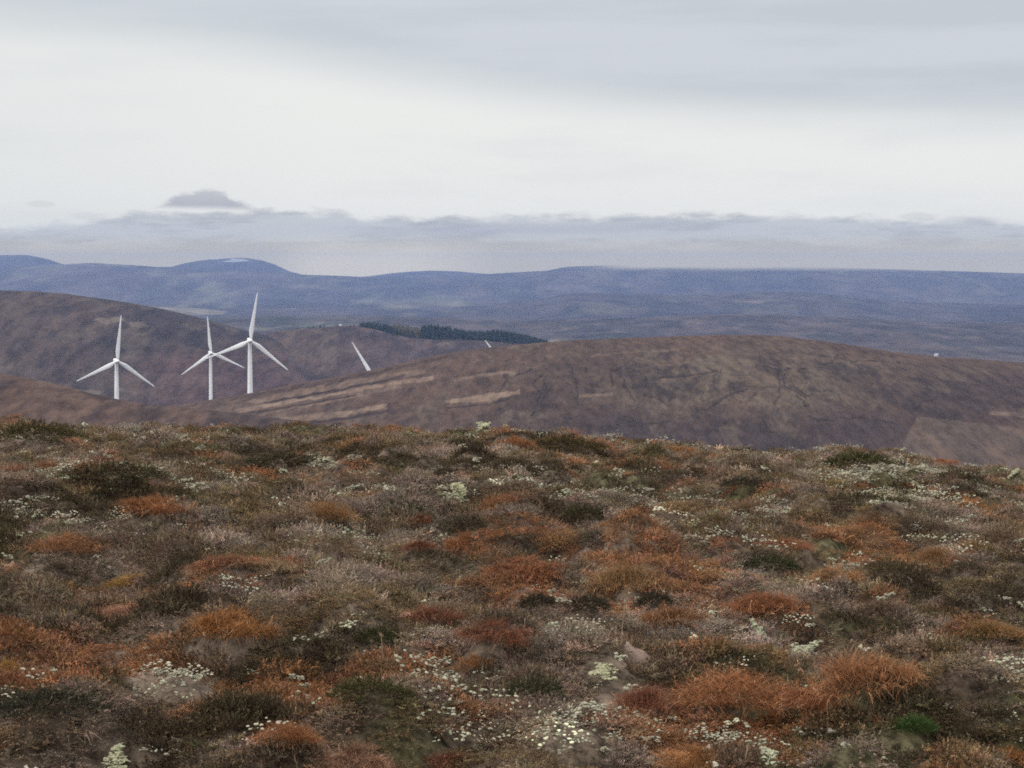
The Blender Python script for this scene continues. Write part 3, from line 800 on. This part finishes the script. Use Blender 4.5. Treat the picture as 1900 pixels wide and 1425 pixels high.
LICH = [
 (272, 957, 84, 22, 'row of pale lichen in front of the rusty orange mound'),
 (1412, 1168, 84, 52, 'bright pale lichen clump below the long rust red tussock, left of a pair'),
 (1512, 1194, 120, 40, 'bright pale lichen patch, right of a pair below the long rust tussock'),
 (1132, 1240, 92, 48, 'yellowish lichen patch below the stone'),
 (835, 1232, 150, 56, 'lichen scattered over the central mound beside the orange tuft'),
 (310, 1250, 210, 60, 'thinly scattered pale lichen in the lower left'),
 (210, 1404, 96, 46, 'dense yellow-white lichen clump at the bottom left edge'),
 (1070, 1345, 160, 74, 'green-white lichen scattered over dark moss at the bottom middle'),
 (1290, 1420, 110, 40, 'pale lichen along the foot of the orange tussock at the bottom edge'),
 (1425, 1404, 56, 50, 'pale lichen clump right of the orange tussock at the bottom edge'),
 (1640, 872, 210, 34, 'wide pale green lichen field in front of the dark green skyline bush'),
 (1655, 925, 110, 24, 'pale lichen streak in front of the wide lichen field on the right'),
 (850, 910, 74, 30, 'yellowish lichen patch in the middle distance'),
 (1525, 1000, 90, 30, 'bright lichen streak right of the dark rust tussock'),
 (1440, 940, 70, 30, 'pale lichen specks in front of the wide lichen field'),
 (372, 824, 80, 20, 'flat pale lichen patch below the left skyline'),
 (893, 806, 60, 28, 'lichen on the skyline mound beside the rusty tussock'),
 (50, 806, 90, 24, 'pale lichen at the foot of the dark olive skyline bush'),
 (1882, 880, 50, 22, 'yellowish lichen at the right edge near the skyline'),
 (610, 858, 90, 20, 'pale lichen streak right of the low dark bush near the skyline'),
 (830, 1345, 180, 40, 'thin scattered lichen between the two bottom tussocks in the middle'),
]
feats = []
for T in TUSS: feats.append(['t', *T])
for B in BUSH: feats.append(['b', *B])
THIN = [L_ for L_ in LICH if any(q in L_[4] for q in ('scatter', 'speck', 'thin', 'streak', 'field', 'flat', 'row', 'foot'))]
LICH = [L_ for L_ in LICH if L_ not in THIN]
for L_ in LICH: feats.append(['l', *L_[:4], None, L_[4]])
MOUND = []
for f_ in feats:
    k, px, py, wd, ht, c, lab = f_
    x, y = locate(px, py + ht * (.38 if k != 'l' else .1))
    W_ = wd / F * y; H_ = ht / F * y
    f_ += [x, y, W_, H_]
    if k != 'l': MOUND.append((x, y + W_ * .1, W_ * .55, max(W_ * .3, .1), H_ * .35))
# a few swells along the skyline and hollows between, seen in the photograph
for px, py, wd, ht in ((60, 805, 220, 18), (890, 812, 170, 22), (1030, 818, 200, 20), (1600, 860, 300, 22), (620, 830, 260, 10), (1850, 870, 160, 10), (250, 800, 200, 8)):
    x, y = locate(px, py); MOUND.append((x, y, wd / F * y * .4, 1.2, ht / F * y))
def ground(x, y):
    x = np.asarray(x, float); y = np.asarray(y, float)
    z = base(x, y)
    z = z + hummocks(x, y)
    for mx, my, sx, sy, a in MOUND:
        q = ((x - mx) / sx) ** 2 + ((y - my) / sy) ** 2
        z = z + a * np.exp(-np.minimum(q, 30) * 1.2)
    return z
def axis(lo, hi, st, a, b, n):
    d = np.arange(lo, hi + st / 2, st)
    lo_ = lo - np.geomspace(st * 2, lo - a, n) if a < lo else []
    hi_ = hi + np.geomspace(st * 2, b - hi, n) if b > hi else []
    return np.concatenate([np.sort(lo_), d, hi_])
gx = axis(-15, 15, .065, -520, 520, 60); gy = axis(4.5, 58, .065, -520, 500, 60)
GX, GY = np.meshgrid(gx, gy)
GZ = ground(GX, GY)
gc = lerp((0.060, 0.044, 0.032), (0.13, 0.098, 0.074), sstep(fbm(GX / .5, GY / .6, 211, 4), .4, .62))
gc = lerp(gc, (0.06, 0.058, 0.026), sstep(fbm(GX / 1.3, GY / 1.6, 213, 4), .52, .62) * .7)
far_ = sstep(np.hypot(GX, GY), 60, 110)
gc = lerp(gc, (0.10, 0.075, 0.06), far_)
tag(link('moor_ground', grid_mesh('moor_ground', GX, GY, GZ, gc), land_material('peaty_ground', .07, .85, .03, 1.0)), kind='structure')

# ---- plant shapes
def blades(n, foot, length, width, lean, droop, r, segs=3, tone=(.7, 1.35), root_dark=1.0, up=0.0):
    """curved tapering blades of grass: vertices, faces, tone"""
    V = []; Fc = []; T = []
    for _ in range(n):
        a = r.uniform(0, 2 * math.pi); q = foot * math.sqrt(r.random())
        p = np.array([q * math.cos(a), q * math.sin(a), up * max(0, 1 - (q / max(foot, 1e-6)) ** 2)])
        da = a + r.normal(0, .9)
        th = abs(r.normal(0, .25)) + lean * (.25 + q / max(foot, 1e-6) * .9)
        L_ = length * r.uniform(.55, 1.15); w_ = width * r.uniform(.7, 1.3)
        sd_ = r.uniform(0, math.pi)
        side = np.array([math.cos(sd_), math.sin(sd_), 0])
        tn = r.uniform(*tone)
        b = len(V)
        for k in range(segs + 1):
            ww = w_ * (1 - k / segs * .85) * .5
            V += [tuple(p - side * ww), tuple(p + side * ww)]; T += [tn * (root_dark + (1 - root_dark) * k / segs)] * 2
            tt = th + droop * (k / segs) * r.uniform(.7, 1.3)
            p = p + np.array([math.sin(tt) * math.cos(da), math.sin(tt) * math.sin(da), math.cos(tt)]) * L_ / segs
        for k in range(segs): Fc.append((b + 2 * k, b + 2 * k + 1, b + 2 * k + 3, b + 2 * k + 2))
    return V, Fc, T
def sprigs(n, foot, length, r, leaves=14, lw=.0045, ll=.013, lean=.6, up=0.0, stem=.0028, pale=.12):
    """twiggy heather: thin stems set with short leaves"""
    V = []; Fc = []; T = []
    for _ in range(n):
        a = r.uniform(0, 2 * math.pi); q = foot * math.sqrt(r.random())
        p = np.array([q * math.cos(a), q * math.sin(a), up * (1 - (q / foot) ** 2)])
        da = a + r.normal(0, 1.0); th = abs(r.normal(0, .3)) + lean * q / foot
        L_ = length * r.uniform(.55, 1.2); segs = 4
        tn = r.uniform(.65, 1.3); bare = r.random() < pale
        if bare: tn = r.uniform(1.6, 2.6)
        sd_ = r.uniform(0, math.pi); side = np.array([math.cos(sd_), math.sin(sd_), 0]) * stem * .5
        b = len(V); pts = [p]
        for k in range(segs):
            th += r.normal(0, .22); da += r.normal(0, .35)
            p = p + np.array([math.sin(th) * math.cos(da), math.sin(th) * math.sin(da), math.cos(th)]) * L_ / segs
            pts.append(p)
        for k, c in enumerate(pts):
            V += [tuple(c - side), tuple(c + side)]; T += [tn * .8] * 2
        for k in range(segs): Fc.append((b + 2 * k, b + 2 * k + 1, b + 2 * k + 3, b + 2 * k + 2))
        for _k in range(leaves if not bare else leaves // 4):
            t_ = r.uniform(.25, 1.0) * segs; i = min(int(t_), segs - 1); c = pts[i] * (1 - t_ + i) + pts[i + 1] * (t_ - i)
            d = r.normal(0, 1, 3); d[2] = abs(d[2]) + .5; d /= np.linalg.norm(d)
            s = np.cross(d, r.normal(0, 1, 3)); s /= np.linalg.norm(s)
            l_ = ll * r.uniform(.7, 1.5)
            b2 = len(V); tl = tn * r.uniform(.8, 1.25)
            V += [tuple(c - s * lw * .5), tuple(c + s * lw * .5), tuple(c + d * l_ + s * lw * .3), tuple(c + d * l_ - s * lw * .3)]; T += [tl] * 4
            Fc.append((b2, b2 + 1, b2 + 2, b2 + 3))
    return V, Fc, T
_ico = {}
def ico(sub):
    if sub not in _ico:
        bm = bmesh.new(); bmesh.ops.create_icosphere(bm, subdivisions=sub, radius=1)
        bm.verts.ensure_lookup_table()
        _ico[sub] = (np.array([v.co[:] for v in bm.verts]), [tuple(v.index for v in f.verts) for f in bm.faces]); bm.free()
    return _ico[sub]
def lumps(spots, r, sub=2, rough=.45):
    """coral-like lichen heads: spiky knobbly balls"""
    V = []; Fc = []; T = []
    co, fc = ico(sub)
    for x, y, z, s in spots:
        k = 1 + r.normal(0, rough * .5, len(co)).clip(-.5, .8)
        lob = .25 * np.sin(co @ r.normal(0, 3.0, 3) + r.uniform(0, 6))
        c = co * (k + lob)[:, None] * s * np.array([r.uniform(.8, 1.4), r.uniform(.8, 1.4), r.uniform(.5, .85)])
        b = len(V)
        V += [tuple(q + (x, y, z)) for q in c]; T += list(r.uniform(.8, 1.15) * (1 + .12 * (k - 1)))
        Fc += [tuple(b + i for i in f) for f in fc]
    return V, Fc, T
def join(*parts):
    V = []; Fc = []; T = []
    for v, f, t_ in parts:
        b = len(V); V += v; T += t_; Fc += [tuple(b + i for i in q) for q in f]
    return V, Fc, T
def proto(name, parts, mat):
    me = poly_mesh(name, *parts); me.materials.append(mat)
    return me
r = np.random.default_rng(11)
HEATH = [proto('heather_sprig', sprigs(24, .085, .074, r, leaves=17, lw=.0045, ll=.0085, lean=1.15, pale=.06), M_INST) for _ in range(5)] + \
        [proto('heather_sprig', sprigs(30, .11, .070, r, leaves=17, lw=.0045, ll=.009, lean=1.3, pale=.06), M_INST) for _ in range(3)] + \
        [proto('bare_heather_sprig', sprigs(40, .105, .085, r, leaves=12, lw=.004, ll=.009, pale=.25, lean=1.3), M_INST) for _ in range(2)]
TUFTS = [proto('grass_tuft', blades(46, .06, .15, .0042, 1.1, 1.3, r), M_INST) for _ in range(4)] + \
        [proto('grass_tuft', blades(34, .05, .13, .004, .8, 1.0, r), M_INST) for _ in range(2)]
def spots_in(n, rad_, r, zs=.02, s0=.0045, s1=.0105):
    return [(rad_ * math.sqrt(r.random()) * math.cos(a), rad_ * math.sqrt(r.random()) * math.sin(a), zs * r.random(), r.uniform(s0, s1)) for a in r.uniform(0, 6.283, n)]
LUMPS = [proto('lichen_head', lumps(spots_in(n, q, r), r, 2), M_INST) for n, q in ((5, .02), (9, .03), (16, .045), (22, .06), (12, .04))] + \
        [proto('lichen_speck', lumps(spots_in(n, q, r, .03, .0035, .0085), r, 1), M_INST) for n, q in ((16, .09), (24, .12), (11, .07), (30, .13))]

# ---- scattered cover: real plants instanced over the ground, one object per kind of cover
def scatter(name, protos, P, rot, scl, idx, colr, label, cat):
    objs = [bpy.data.objects.new(p.name, p) for p in protos]
    me = bpy.data.meshes.new(name)
    n = len(P)
    me.vertices.add(n); me.vertices.foreach_set('co', P.astype(np.float32).reshape(-1))
    a = me.attributes.new('rot', 'FLOAT_VECTOR', 'POINT'); a.data.foreach_set('vector', rot.astype(np.float32).reshape(-1))
    a = me.attributes.new('scl', 'FLOAT_VECTOR', 'POINT'); a.data.foreach_set('vector', scl.astype(np.float32).reshape(-1))
    a = me.attributes.new('idx', 'INT', 'POINT'); a.data.foreach_set('value', idx.astype(np.int32))
    c = np.ones((n, 4), np.float32); c[:, :3] = colr
    a = me.attributes.new('col', 'FLOAT_COLOR', 'POINT'); a.data.foreach_set('color', c.reshape(-1))
    o = link(name, me)
    for p in protos:
        if p.materials and p.materials[0].name not in me.materials: me.materials.append(p.materials[0])
    g = bpy.data.node_groups.new(name, 'GeometryNodeTree')
    g.interface.new_socket('Geometry', in_out='INPUT', socket_type='NodeSocketGeometry')
    g.interface.new_socket('Geometry', in_out='OUTPUT', socket_type='NodeSocketGeometry')
    N, Lk = g.nodes, g.links
    gi, go = N.new('NodeGroupInput'), N.new('NodeGroupOutput')
    jn = N.new('GeometryNodeJoinGeometry')
    for ob in reversed(objs):
        oi = N.new('GeometryNodeObjectInfo'); oi.inputs['Object'].default_value = ob; oi.inputs['As Instance'].default_value = False
        g2 = N.new('GeometryNodeGeometryToInstance'); Lk.new(oi.outputs['Geometry'], g2.inputs[0]); Lk.new(g2.outputs[0], jn.inputs[0])
    ip = N.new('GeometryNodeInstanceOnPoints'); ip.inputs['Pick Instance'].default_value = True
    def named(nm, typ):
        q = N.new('GeometryNodeInputNamedAttribute'); q.data_type = typ; q.inputs[0].default_value = nm
        return [s for s in q.outputs if s.enabled and s.name == 'Attribute'][0]
    Lk.new(gi.outputs[0], ip.inputs['Points']); Lk.new(jn.outputs[0], ip.inputs['Instance'])
    Lk.new(named('idx', 'INT'), ip.inputs['Instance Index'])
    Lk.new(named('rot', 'FLOAT_VECTOR'), ip.inputs['Rotation'])
    Lk.new(named('scl', 'FLOAT_VECTOR'), ip.inputs['Scale'])
    Lk.new(ip.outputs[0], go.inputs[0])
    md = o.modifiers.new('scatter', 'NODES'); md.node_group = g
    tag(o, label, cat, kind='stuff')
    return o
def sample(dens, lo, hi, margin=2.6):
    """random ground points, density per square metre as a function of distance"""
    X = []; Y = []
    edges = np.linspace(lo, hi, 60)
    for a, b in zip(edges, edges[1:]):
        y = .5 * (a + b); wd = 2 * (.23 * b + margin)
        n = rng.poisson(dens(y) * wd * (b - a))
        X.append(rng.uniform(-wd / 2, wd / 2, n)); Y.append(rng.uniform(a, b, n))
    return np.concatenate(X), np.concatenate(Y)
fx = np.array([f_[7] for f_ in feats]); fy = np.array([f_[8] for f_ in feats]); fw = np.array([f_[9] for f_ in feats]); fk = np.array([f_[0] for f_ in feats])
XTRA = [(*locate(1697, 1335), .11), (*locate(1172, 1205), .08)]
def clear_of(x, y, kinds, k=.42):
    m = np.ones(x.shape, bool)
    for a, b, w_ in XTRA: m &= np.hypot(x - a, (y - b + .05) * .9) > w_
    for a, b, w_, kk in zip(fx, fy, fw, fk):
        if kk in kinds: m &= ((x - a) / (w_ * k)) ** 2 + ((y - b) / max(w_ * k, .07)) ** 2 > 1
    return m
# colour fields of the moor
def fields(x, y):
    A = fbm(x / .9, y / 1.3, 301, 4, .55); B = fbm(x / .7, y / 1.0, 307, 4, .55); C = fbm(x / 1.5, y / 2.2, 311, 4, .55); R = fbm(x / .9, y / 1.3, 317, 4, .55)
    f1 = fbm(x / .28, y / .34, 361, 3) - .5; f2 = fbm(x / .30, y / .36, 367, 3) - .5; f3 = fbm(x / .33, y / .4, 373, 3) - .5
    return A + .45 * f1, B + .45 * f2, C + .40 * f3, R + .35 * f2 - .2 * f1
def jitter(n, s=.22): return np.exp(rng.normal(0, s, n))[:, None] * (1 + rng.normal(0, .06, (n, 3)))
dens = lambda y: 900 if y < 10 else 680 if y < 13 else (420 if y < 20 else (220 if y < 34 else 95))
x, y = sample(dens, 5.0, 62)
k = clear_of(x, y, 't', .20) & clear_of(x, y, 'b', .10); 
qx, qy = project(x, y, ground(x, y) + .05); thin_w = np.zeros(len(x))
for a, b, ww, hh, _l in THIN: thin_w = np.maximum(thin_w, np.exp(-np.clip(((qx - a) / (ww * .5)) ** 2 + ((qy - b) / (hh * .55)) ** 2, 0, 30)))
lich_k = thin_w < .45
for f_ in feats:
    if f_[0] == 'l': lich_k &= ((x - f_[7]) / (f_[9] * .55)) ** 2 + ((y - f_[8] + .06) / (f_[9] * .8 + .10)) ** 2 > 1; k &= lich_k | (rng.random(len(x)) < .35)
x, y = x[k], y[k]; n = len(x)
A, B, C, R = fields(x, y)
c = lerp((0.185, 0.146, 0.118), (0.122, 0.086, 0.060), sstep(A, .40, .60))          # grey-brown to brown heather
c = lerp(c, (0.150, 0.108, 0.050), sstep(B, .50, .62) * .65)                          # olive
c = lerp(c, (0.050, 0.040, 0.024), sstep(C + (A - .5) * .5, .57, .66) * .85)         # dark
c = lerp(c, (0.26, 0.215, 0.18), sstep(1 - C, .54, .66) * sstep(A, .58, .42) * .8) # dead grey
c = lerp(c, (0.235, 0.112, 0.056), sstep(R, .58, .68) * .75)                           # reddish
c = c * jitter(n, .34) * np.array((1.30, 1.24, 1.18))
bare = (rng.random(n) < sstep(1 - C, .5, .66) * .55)
idx = np.where(bare, 8 + rng.integers(0, 2, n), rng.integers(0, 8, n))
s = rng.uniform(.7, 1.25, n) * np.interp(y, [5, 14, 30, 60], [.56, .68, .90, 1.25]) 
HT = .55 + .75 * sstep(fbm(x / .42, y / .5, 351, 3), .36, .64)
HT = HT * np.where(lich_k[k], 1.0, .5)
P = np.stack([x, y, ground(x, y) - .004], -1)
rot = np.stack([rng.normal(0, .18, n), rng.normal(0, .18, n), rng.uniform(0, 6.28, n)], -1)
scatter('heather', HEATH, P, rot, np.stack([s, s, s * HT * rng.uniform(.8, 1.1, n)], -1), idx, c, 'low brown and grey heather covering the moor', 'heather')
print('heather', n)
# grass
x, y = sample(lambda d: 52 if d < 14 else (34 if d < 25 else 16), 5.0, 62)
A, B, C, R = fields(x, y)
p = sstep(R, .54, .68) * .45 + .10 + sstep(fbm(x / .8, y / 1.2, 331, 3), .56, .66) * .5
p = p + .5 * sstep(y, 30, 46) * sstep(x, -1, 6)
tcol = np.zeros((len(x), 3)); twt = np.zeros(len(x))
for f_ in feats:
    if f_[0] == 't':
        g_ = np.exp(-((x - f_[7]) / (f_[9] * .62)) ** 2 - ((y - f_[8]) / (f_[9] * .62 + .15)) ** 2)
        up_ = g_ > twt; tcol[up_] = f_[5]; twt = np.maximum(twt, g_)
p = p + .9 * twt ** 1.5
k = (rng.random(len(x)) < p) & clear_of(x, y, 'tb', .22)
x, y, R, B, tcol, twt = x[k], y[k], R[k], B[k], tcol[k], twt[k]; n = len(x)
c = lerp((0.40, 0.285, 0.175), (0.33, 0.165, 0.08), sstep(R + rng.normal(0, .06, n), .50, .64))
c = lerp(c, (0.20, 0.068, 0.038), sstep(R + rng.normal(0, .04, n), .60, .70) * .8)
c = lerp(c, (0.19, 0.16, 0.05), (sstep(B, .52, .62) * .8))
c = c + (tcol - c) * (sstep(twt, .2, .6) * .85)[:, None]
c = c * jitter(n, .2)
s = rng.uniform(.55, 1.15, n) * np.interp(y, [5, 14, 30, 60], [.7, .85, 1.05, 1.4])
P = np.stack([x, y, ground(x, y) - .01], -1)
rot = np.stack([rng.normal(0, .2, n), rng.normal(0, .2, n), rng.uniform(0, 6.28, n)], -1)
scatter('dry_grass', TUFTS, P, rot, np.stack([s, s, s * rng.uniform(.5, .9, n)], -1), rng.integers(0, 6, n), c, 'dry rust and straw grass growing among the heather', 'grass')
print('grass', n)
# lichen flecks
x, y = sample(lambda d: 260 if d < 14 else (160 if d < 25 else 70), 5.0, 60)
Lf = fbm(x / .9, y / 1.5, 341, 4, .6); Lb = fbm(x / 3.2, y / 5, 347, 3)
p = .40 * sstep(Lf, .53, .67) * (.2 + .9 * sstep(Lb, .44, .62)) * np.interp(x / y, [-.2, -.1, .05], [.45, .7, 1]  ) + .014 * 2.2 * (fbm(x / .25, y / .3, 349, 2) > .5)
p = p + .16 * np.exp(-((x - np.interp(y, [8, 11, 40], [.3, .4, 5])) / (.10 * y)) ** 2) * sstep(y, 10.5, 8.5) * sstep(Lf, .46, .56)
p = p + .22 * np.exp(-(((x / y - .15) / .055) ** 2 + ((y - 30) / 9) ** 2)) * sstep(Lf, .46, .56)
zg = ground(x, y)
qx, qy = project(x, y, zg + .06)
for a, b, ww, hh, _l in THIN:
    p = p + 1.3 * np.exp(-np.clip(((qx - a) / (ww * .5)) ** 2 + ((qy - b) / (hh * .55)) ** 2, 0, 30) ** 1.5) * sstep(fbm(x / .22, y / .3, 343, 3), .46, .58)
k = (rng.random(len(x)) < p) & clear_of(x, y, 'tb', .40)
x, y = x[k], y[k]; n = len(x)
c = lerp((0.41, 0.41, 0.29), (0.41, 0.37, 0.285), rng.random(n)) * np.exp(rng.normal(0, .2, n))[:, None]
s = rng.uniform(.35, 1.2, n) * np.interp(y, [5, 14, 30, 60], [.85, 1.0, 1.3, 1.7])
P = np.stack([x, y, ground(x, y) + rng.uniform(.016, .070, n) * s], -1)
rot = np.stack([rng.normal(0, .2, n), rng.normal(0, .2, n), rng.uniform(0, 6.28, n)], -1)
scatter('lichen', LUMPS, P, rot, np.stack([s, s, s * .9], -1), np.where(rng.random(n) < .65, rng.integers(5, 9, n), rng.integers(0, 5, n)), c, 'flecks of pale lichen scattered through the heather', 'lichen')
print('lichen', n)

# ---- single plants one can point to
def fringe_tussock(r, n=1800):
    """a ragged mat: leaning, matted tufts of unequal size with gaps between them"""
    parts = []
    ang0 = r.uniform(0, 6.283)
    m0 = int(r.integers(9, 15))
    for k in range(m0):
        a_ = r.uniform(0, 6.283); q = .48 * r.random() ** .6 if k else 0
        cx, cy = q * math.cos(a_), q * math.sin(a_)
        sz = r.uniform(.55, 1.25) * (1.1 - .6 * q)
        m_ = int(n / m0 * sz)
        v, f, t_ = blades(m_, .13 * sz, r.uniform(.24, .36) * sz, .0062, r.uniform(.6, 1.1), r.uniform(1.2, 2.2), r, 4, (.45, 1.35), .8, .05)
        lx, ly = .5 * math.cos(ang0) + r.normal(0, .45), .5 * math.sin(ang0) + r.normal(0, .45)
        h0 = .16 * max(0, 1 - (q / .5) ** 2) * r.uniform(.3, 1.2); tn = r.uniform(.6, 1.3)
        v = [(X + cx + lx * Z, Y + cy + ly * Z, Z * .9 + h0) for X, Y, Z in v]
        parts.append((v, f, [u * tn for u in t_]))
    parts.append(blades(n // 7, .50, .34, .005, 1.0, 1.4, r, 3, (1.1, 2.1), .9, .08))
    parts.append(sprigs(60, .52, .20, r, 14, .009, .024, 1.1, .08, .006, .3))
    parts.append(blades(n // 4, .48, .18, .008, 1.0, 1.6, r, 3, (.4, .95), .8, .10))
    return join(*parts)
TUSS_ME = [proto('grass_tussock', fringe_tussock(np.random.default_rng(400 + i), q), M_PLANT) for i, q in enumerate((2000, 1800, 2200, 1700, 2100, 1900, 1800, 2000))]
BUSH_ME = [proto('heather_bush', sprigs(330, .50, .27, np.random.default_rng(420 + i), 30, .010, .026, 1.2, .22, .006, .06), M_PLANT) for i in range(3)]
for i, f_ in enumerate(feats):
    kd, px, py, wd, ht, c, lab, x, y, W_, H_ = f_
    z = float(ground(x, y))
    r = np.random.default_rng(500 + i)
    if kd == 't':
        o = link('grass_tussock', TUSS_ME[i % 8]); o.color = (*lerp(c, (0.27, 0.18, 0.11), np.array(.22)), 1)
        zz = max(H_ * 1.25, .10) / .45
        o.scale = (W_ * 1.05, W_ * .75, zz * .9); o.location = (x, y, z - .03 * zz); o.rotation_euler = (r.normal(0, .05), r.normal(0, .06), r.uniform(-.5, .5) + (math.pi if r.random() < .5 else 0))
        tag(o, lab, 'grass tussock', 'grass tussocks on the moor')
    elif kd == 'b':
        o = link('heather_bush', BUSH_ME[i % 3]); o.color = (*c, 1)
        zz = max(H_ * .72, .08) / .45
        o.scale = (W_ * 1.12, W_ * .75, zz); o.location = (x, y, z - .03 * zz); o.rotation_euler = (0, 0, r.uniform(-.6, .6))
        tag(o, lab, 'heather bush', 'heather bushes on the moor')
    else:
        depth = max(H_ / max(.06, (EYE - z) / y), W_ * .35)
        depth = min(depth, W_ * 1.8)
        big = float(np.interp(y, [8, 14, 40], [.0095, .0125, .023]))
        n = int(np.clip(W_ * depth * .50 / (big * big * 2.0), 80, 700))
        sp_ = [(0.0, 0.0, big)]; tries = 0
        thin = 'scatter' in lab or 'speck' in lab or 'thin' in lab
        while len(sp_) < n and tries < 60000:
            tries += 1
            a, b, s0 = sp_[r.integers(len(sp_))] if r.random() < .88 else sp_[-1]
            s_ = big * r.uniform(.3, 1.1); an = r.uniform(0, 6.283)
            st = (s_ + s0) * r.uniform(.75, 1.15)
            a2, b2 = a + st * math.cos(an), b + st * math.sin(an) * 1.2
            if (a2 / (W_ * .5)) ** 2 + (b2 / (depth * .5)) ** 2 > 1: continue
            q = fbm(np.array([a2 / W_ * 5 + i * 7]), np.array([b2 / depth * 4]), 600 + i, 3)[0]
            if q < .46 and r.random() > .16: continue
            sp_.append((a2, b2, s_))
        pts_ = np.array(sp_)
        gz = ground(x + pts_[:, 0], y + pts_[:, 1]) - z
        lift = .028 + .06 * fbm(pts_[:, 0] / .06, pts_[:, 1] / .06, 640 + i, 2)
        sp_ = [(a, b, c_ + l_, s_) for (a, b, s_), c_, l_ in zip(pts_, gz, lift)]
        yel = r.random() * .5 + (.6 if 'yellow' in lab else 0)
        o = link('lichen_patch', proto('lichen_patch', lumps(sp_, r, 1, .6), M_PLANT)); o.color = (*lerp((0.40, 0.41, 0.29), (0.40, 0.38, 0.24), np.array(min(yel, 1))), 1)
        o.location = (x, y, z)
        tag(o, lab, 'lichen patch', 'lichen patches on the moor')
# bright green cushion
x, y = locate(1697, 1335); z = float(ground(x, y)); W_ = 88 / F * y
r = np.random.default_rng(71)
o = link('moss_cushion', proto('moss_cushion', join(blades(900, .46, .26, .012, .8, .5, r, 2, (.6, 1.5), .8, .26), sprigs(120, .42, .26, r, 26, .012, .03, .6, .22, .005, 0)), M_PLANT))
o.color = (0.058, 0.095, 0.026, 1); o.scale = (W_, W_ * .8, W_ * .85); o.location = (x, y, z)
tag(o, 'bright green cushion plant, the only vivid green on the moor', 'moss cushion')
# pale stone
x, y = locate(1172, 1205); z = float(ground(x, y)); k_ = y / F
co, fc = ico(4)
n3 = fbm(co[:, 0] * 1.8 + 4, co[:, 1] * 1.8 + co[:, 2] * 1.3, 72, 4)
q = co * (1 + (n3 - .5) * .7)[:, None]
for nrm, dd in (((.55, -.5, .62), .62), ((-.75, -.35, .5), .60), ((.1, -.95, .2), .66), ((.2, .3, .92), .6), ((-.2, -.6, .77), .70)):
    nv_ = np.array(nrm) / np.linalg.norm(nrm); s_ = q @ nv_
    q = q - np.maximum(s_ - dd, 0)[:, None] * nv_ * .9
q[:, 2] += np.exp(-((q[:, 0] + .32) / .2) ** 2) * np.maximum(q[:, 2], 0) * .45
m, t, o_ = material('pale_stone')
g = t.new('ShaderNodeTexCoord').outputs['Object']
n1 = t.noise(g, 26.0, 8, .65); n2 = t.noise(g, 90.0, 4, .6)
cc = t.mix(t.step(n1, .35, .65), (0.24, 0.165, 0.13, 1), (0.36, 0.265, 0.215, 1))
cc = t.mix(t.mul(t.step(n2, .58, .7), .5), cc, (0.5, 0.46, 0.40, 1))
bp = t.new('ShaderNodeBump'); bp.inputs['Distance'].default_value = .006; t.l.new(n1, bp.inputs['Height'])
p = principled(t, cc, .9, .15, bp.outputs[0]); t.l.new(p.outputs[0], o_.inputs[0])
o = link('stone', poly_mesh('stone', q, fc, smooth=True), m)
o.scale = (33 * k_, 28 * k_, 24 * k_); o.location = (x, y, z + 9 * k_); o.rotation_euler = (0, rad(8), rad(-12))
tag(o, 'small pale pinkish stone lying in the heather below three dark bushes', 'stone')
# dry stalk beside it
def stalk(px, py, hpx, lab, bend=.1, seed=1):
    x, y = locate(px, py); z = float(ground(x, y)); H_ = hpx / F * y
    r = np.random.default_rng(seed); rings = []; n = 9
    for k in range(n):
        f_ = k / (n - 1); rr = .0026 * (1 - f_ * .5)
        rings.append(ring(rr, rr, H_ * f_, 7, bend * H_ * f_ ** 1.6 + r.normal(0, .002), r.normal(0, .002)))
    hd = blades(14, .004, H_ * .16, .004, .5, .3, r, 2)
    v, f = loft(rings); top_ = np.array(rings[-1]).mean(0)
    b = len(v); v = v + [tuple(np.array(p_) + top_ - (0, 0, H_ * .12)) for p_ in hd[0]]; f = f + [tuple(b + i for i in q_) for q_ in hd[1]]
    o = link('dry_stalk', proto('dry_stalk', (v, f, [1.0] * len(v)), M_PLANT)); o.color = (0.34, 0.25, 0.16, 1)
    o.location = (x, y, z); tag(o, lab, 'dry stalk', 'dry stalks on the moor')
stalk(1150, 1196, 96, 'tall thin dry stalk standing beside the pale stone', .12, 1)
stalk(710, 1222, 60, 'dry stalk standing left of the central lichen, the left of two', -.05, 2)
stalk(732, 1220, 48, 'dry stalk standing left of the central lichen, the right of two', .06, 3)
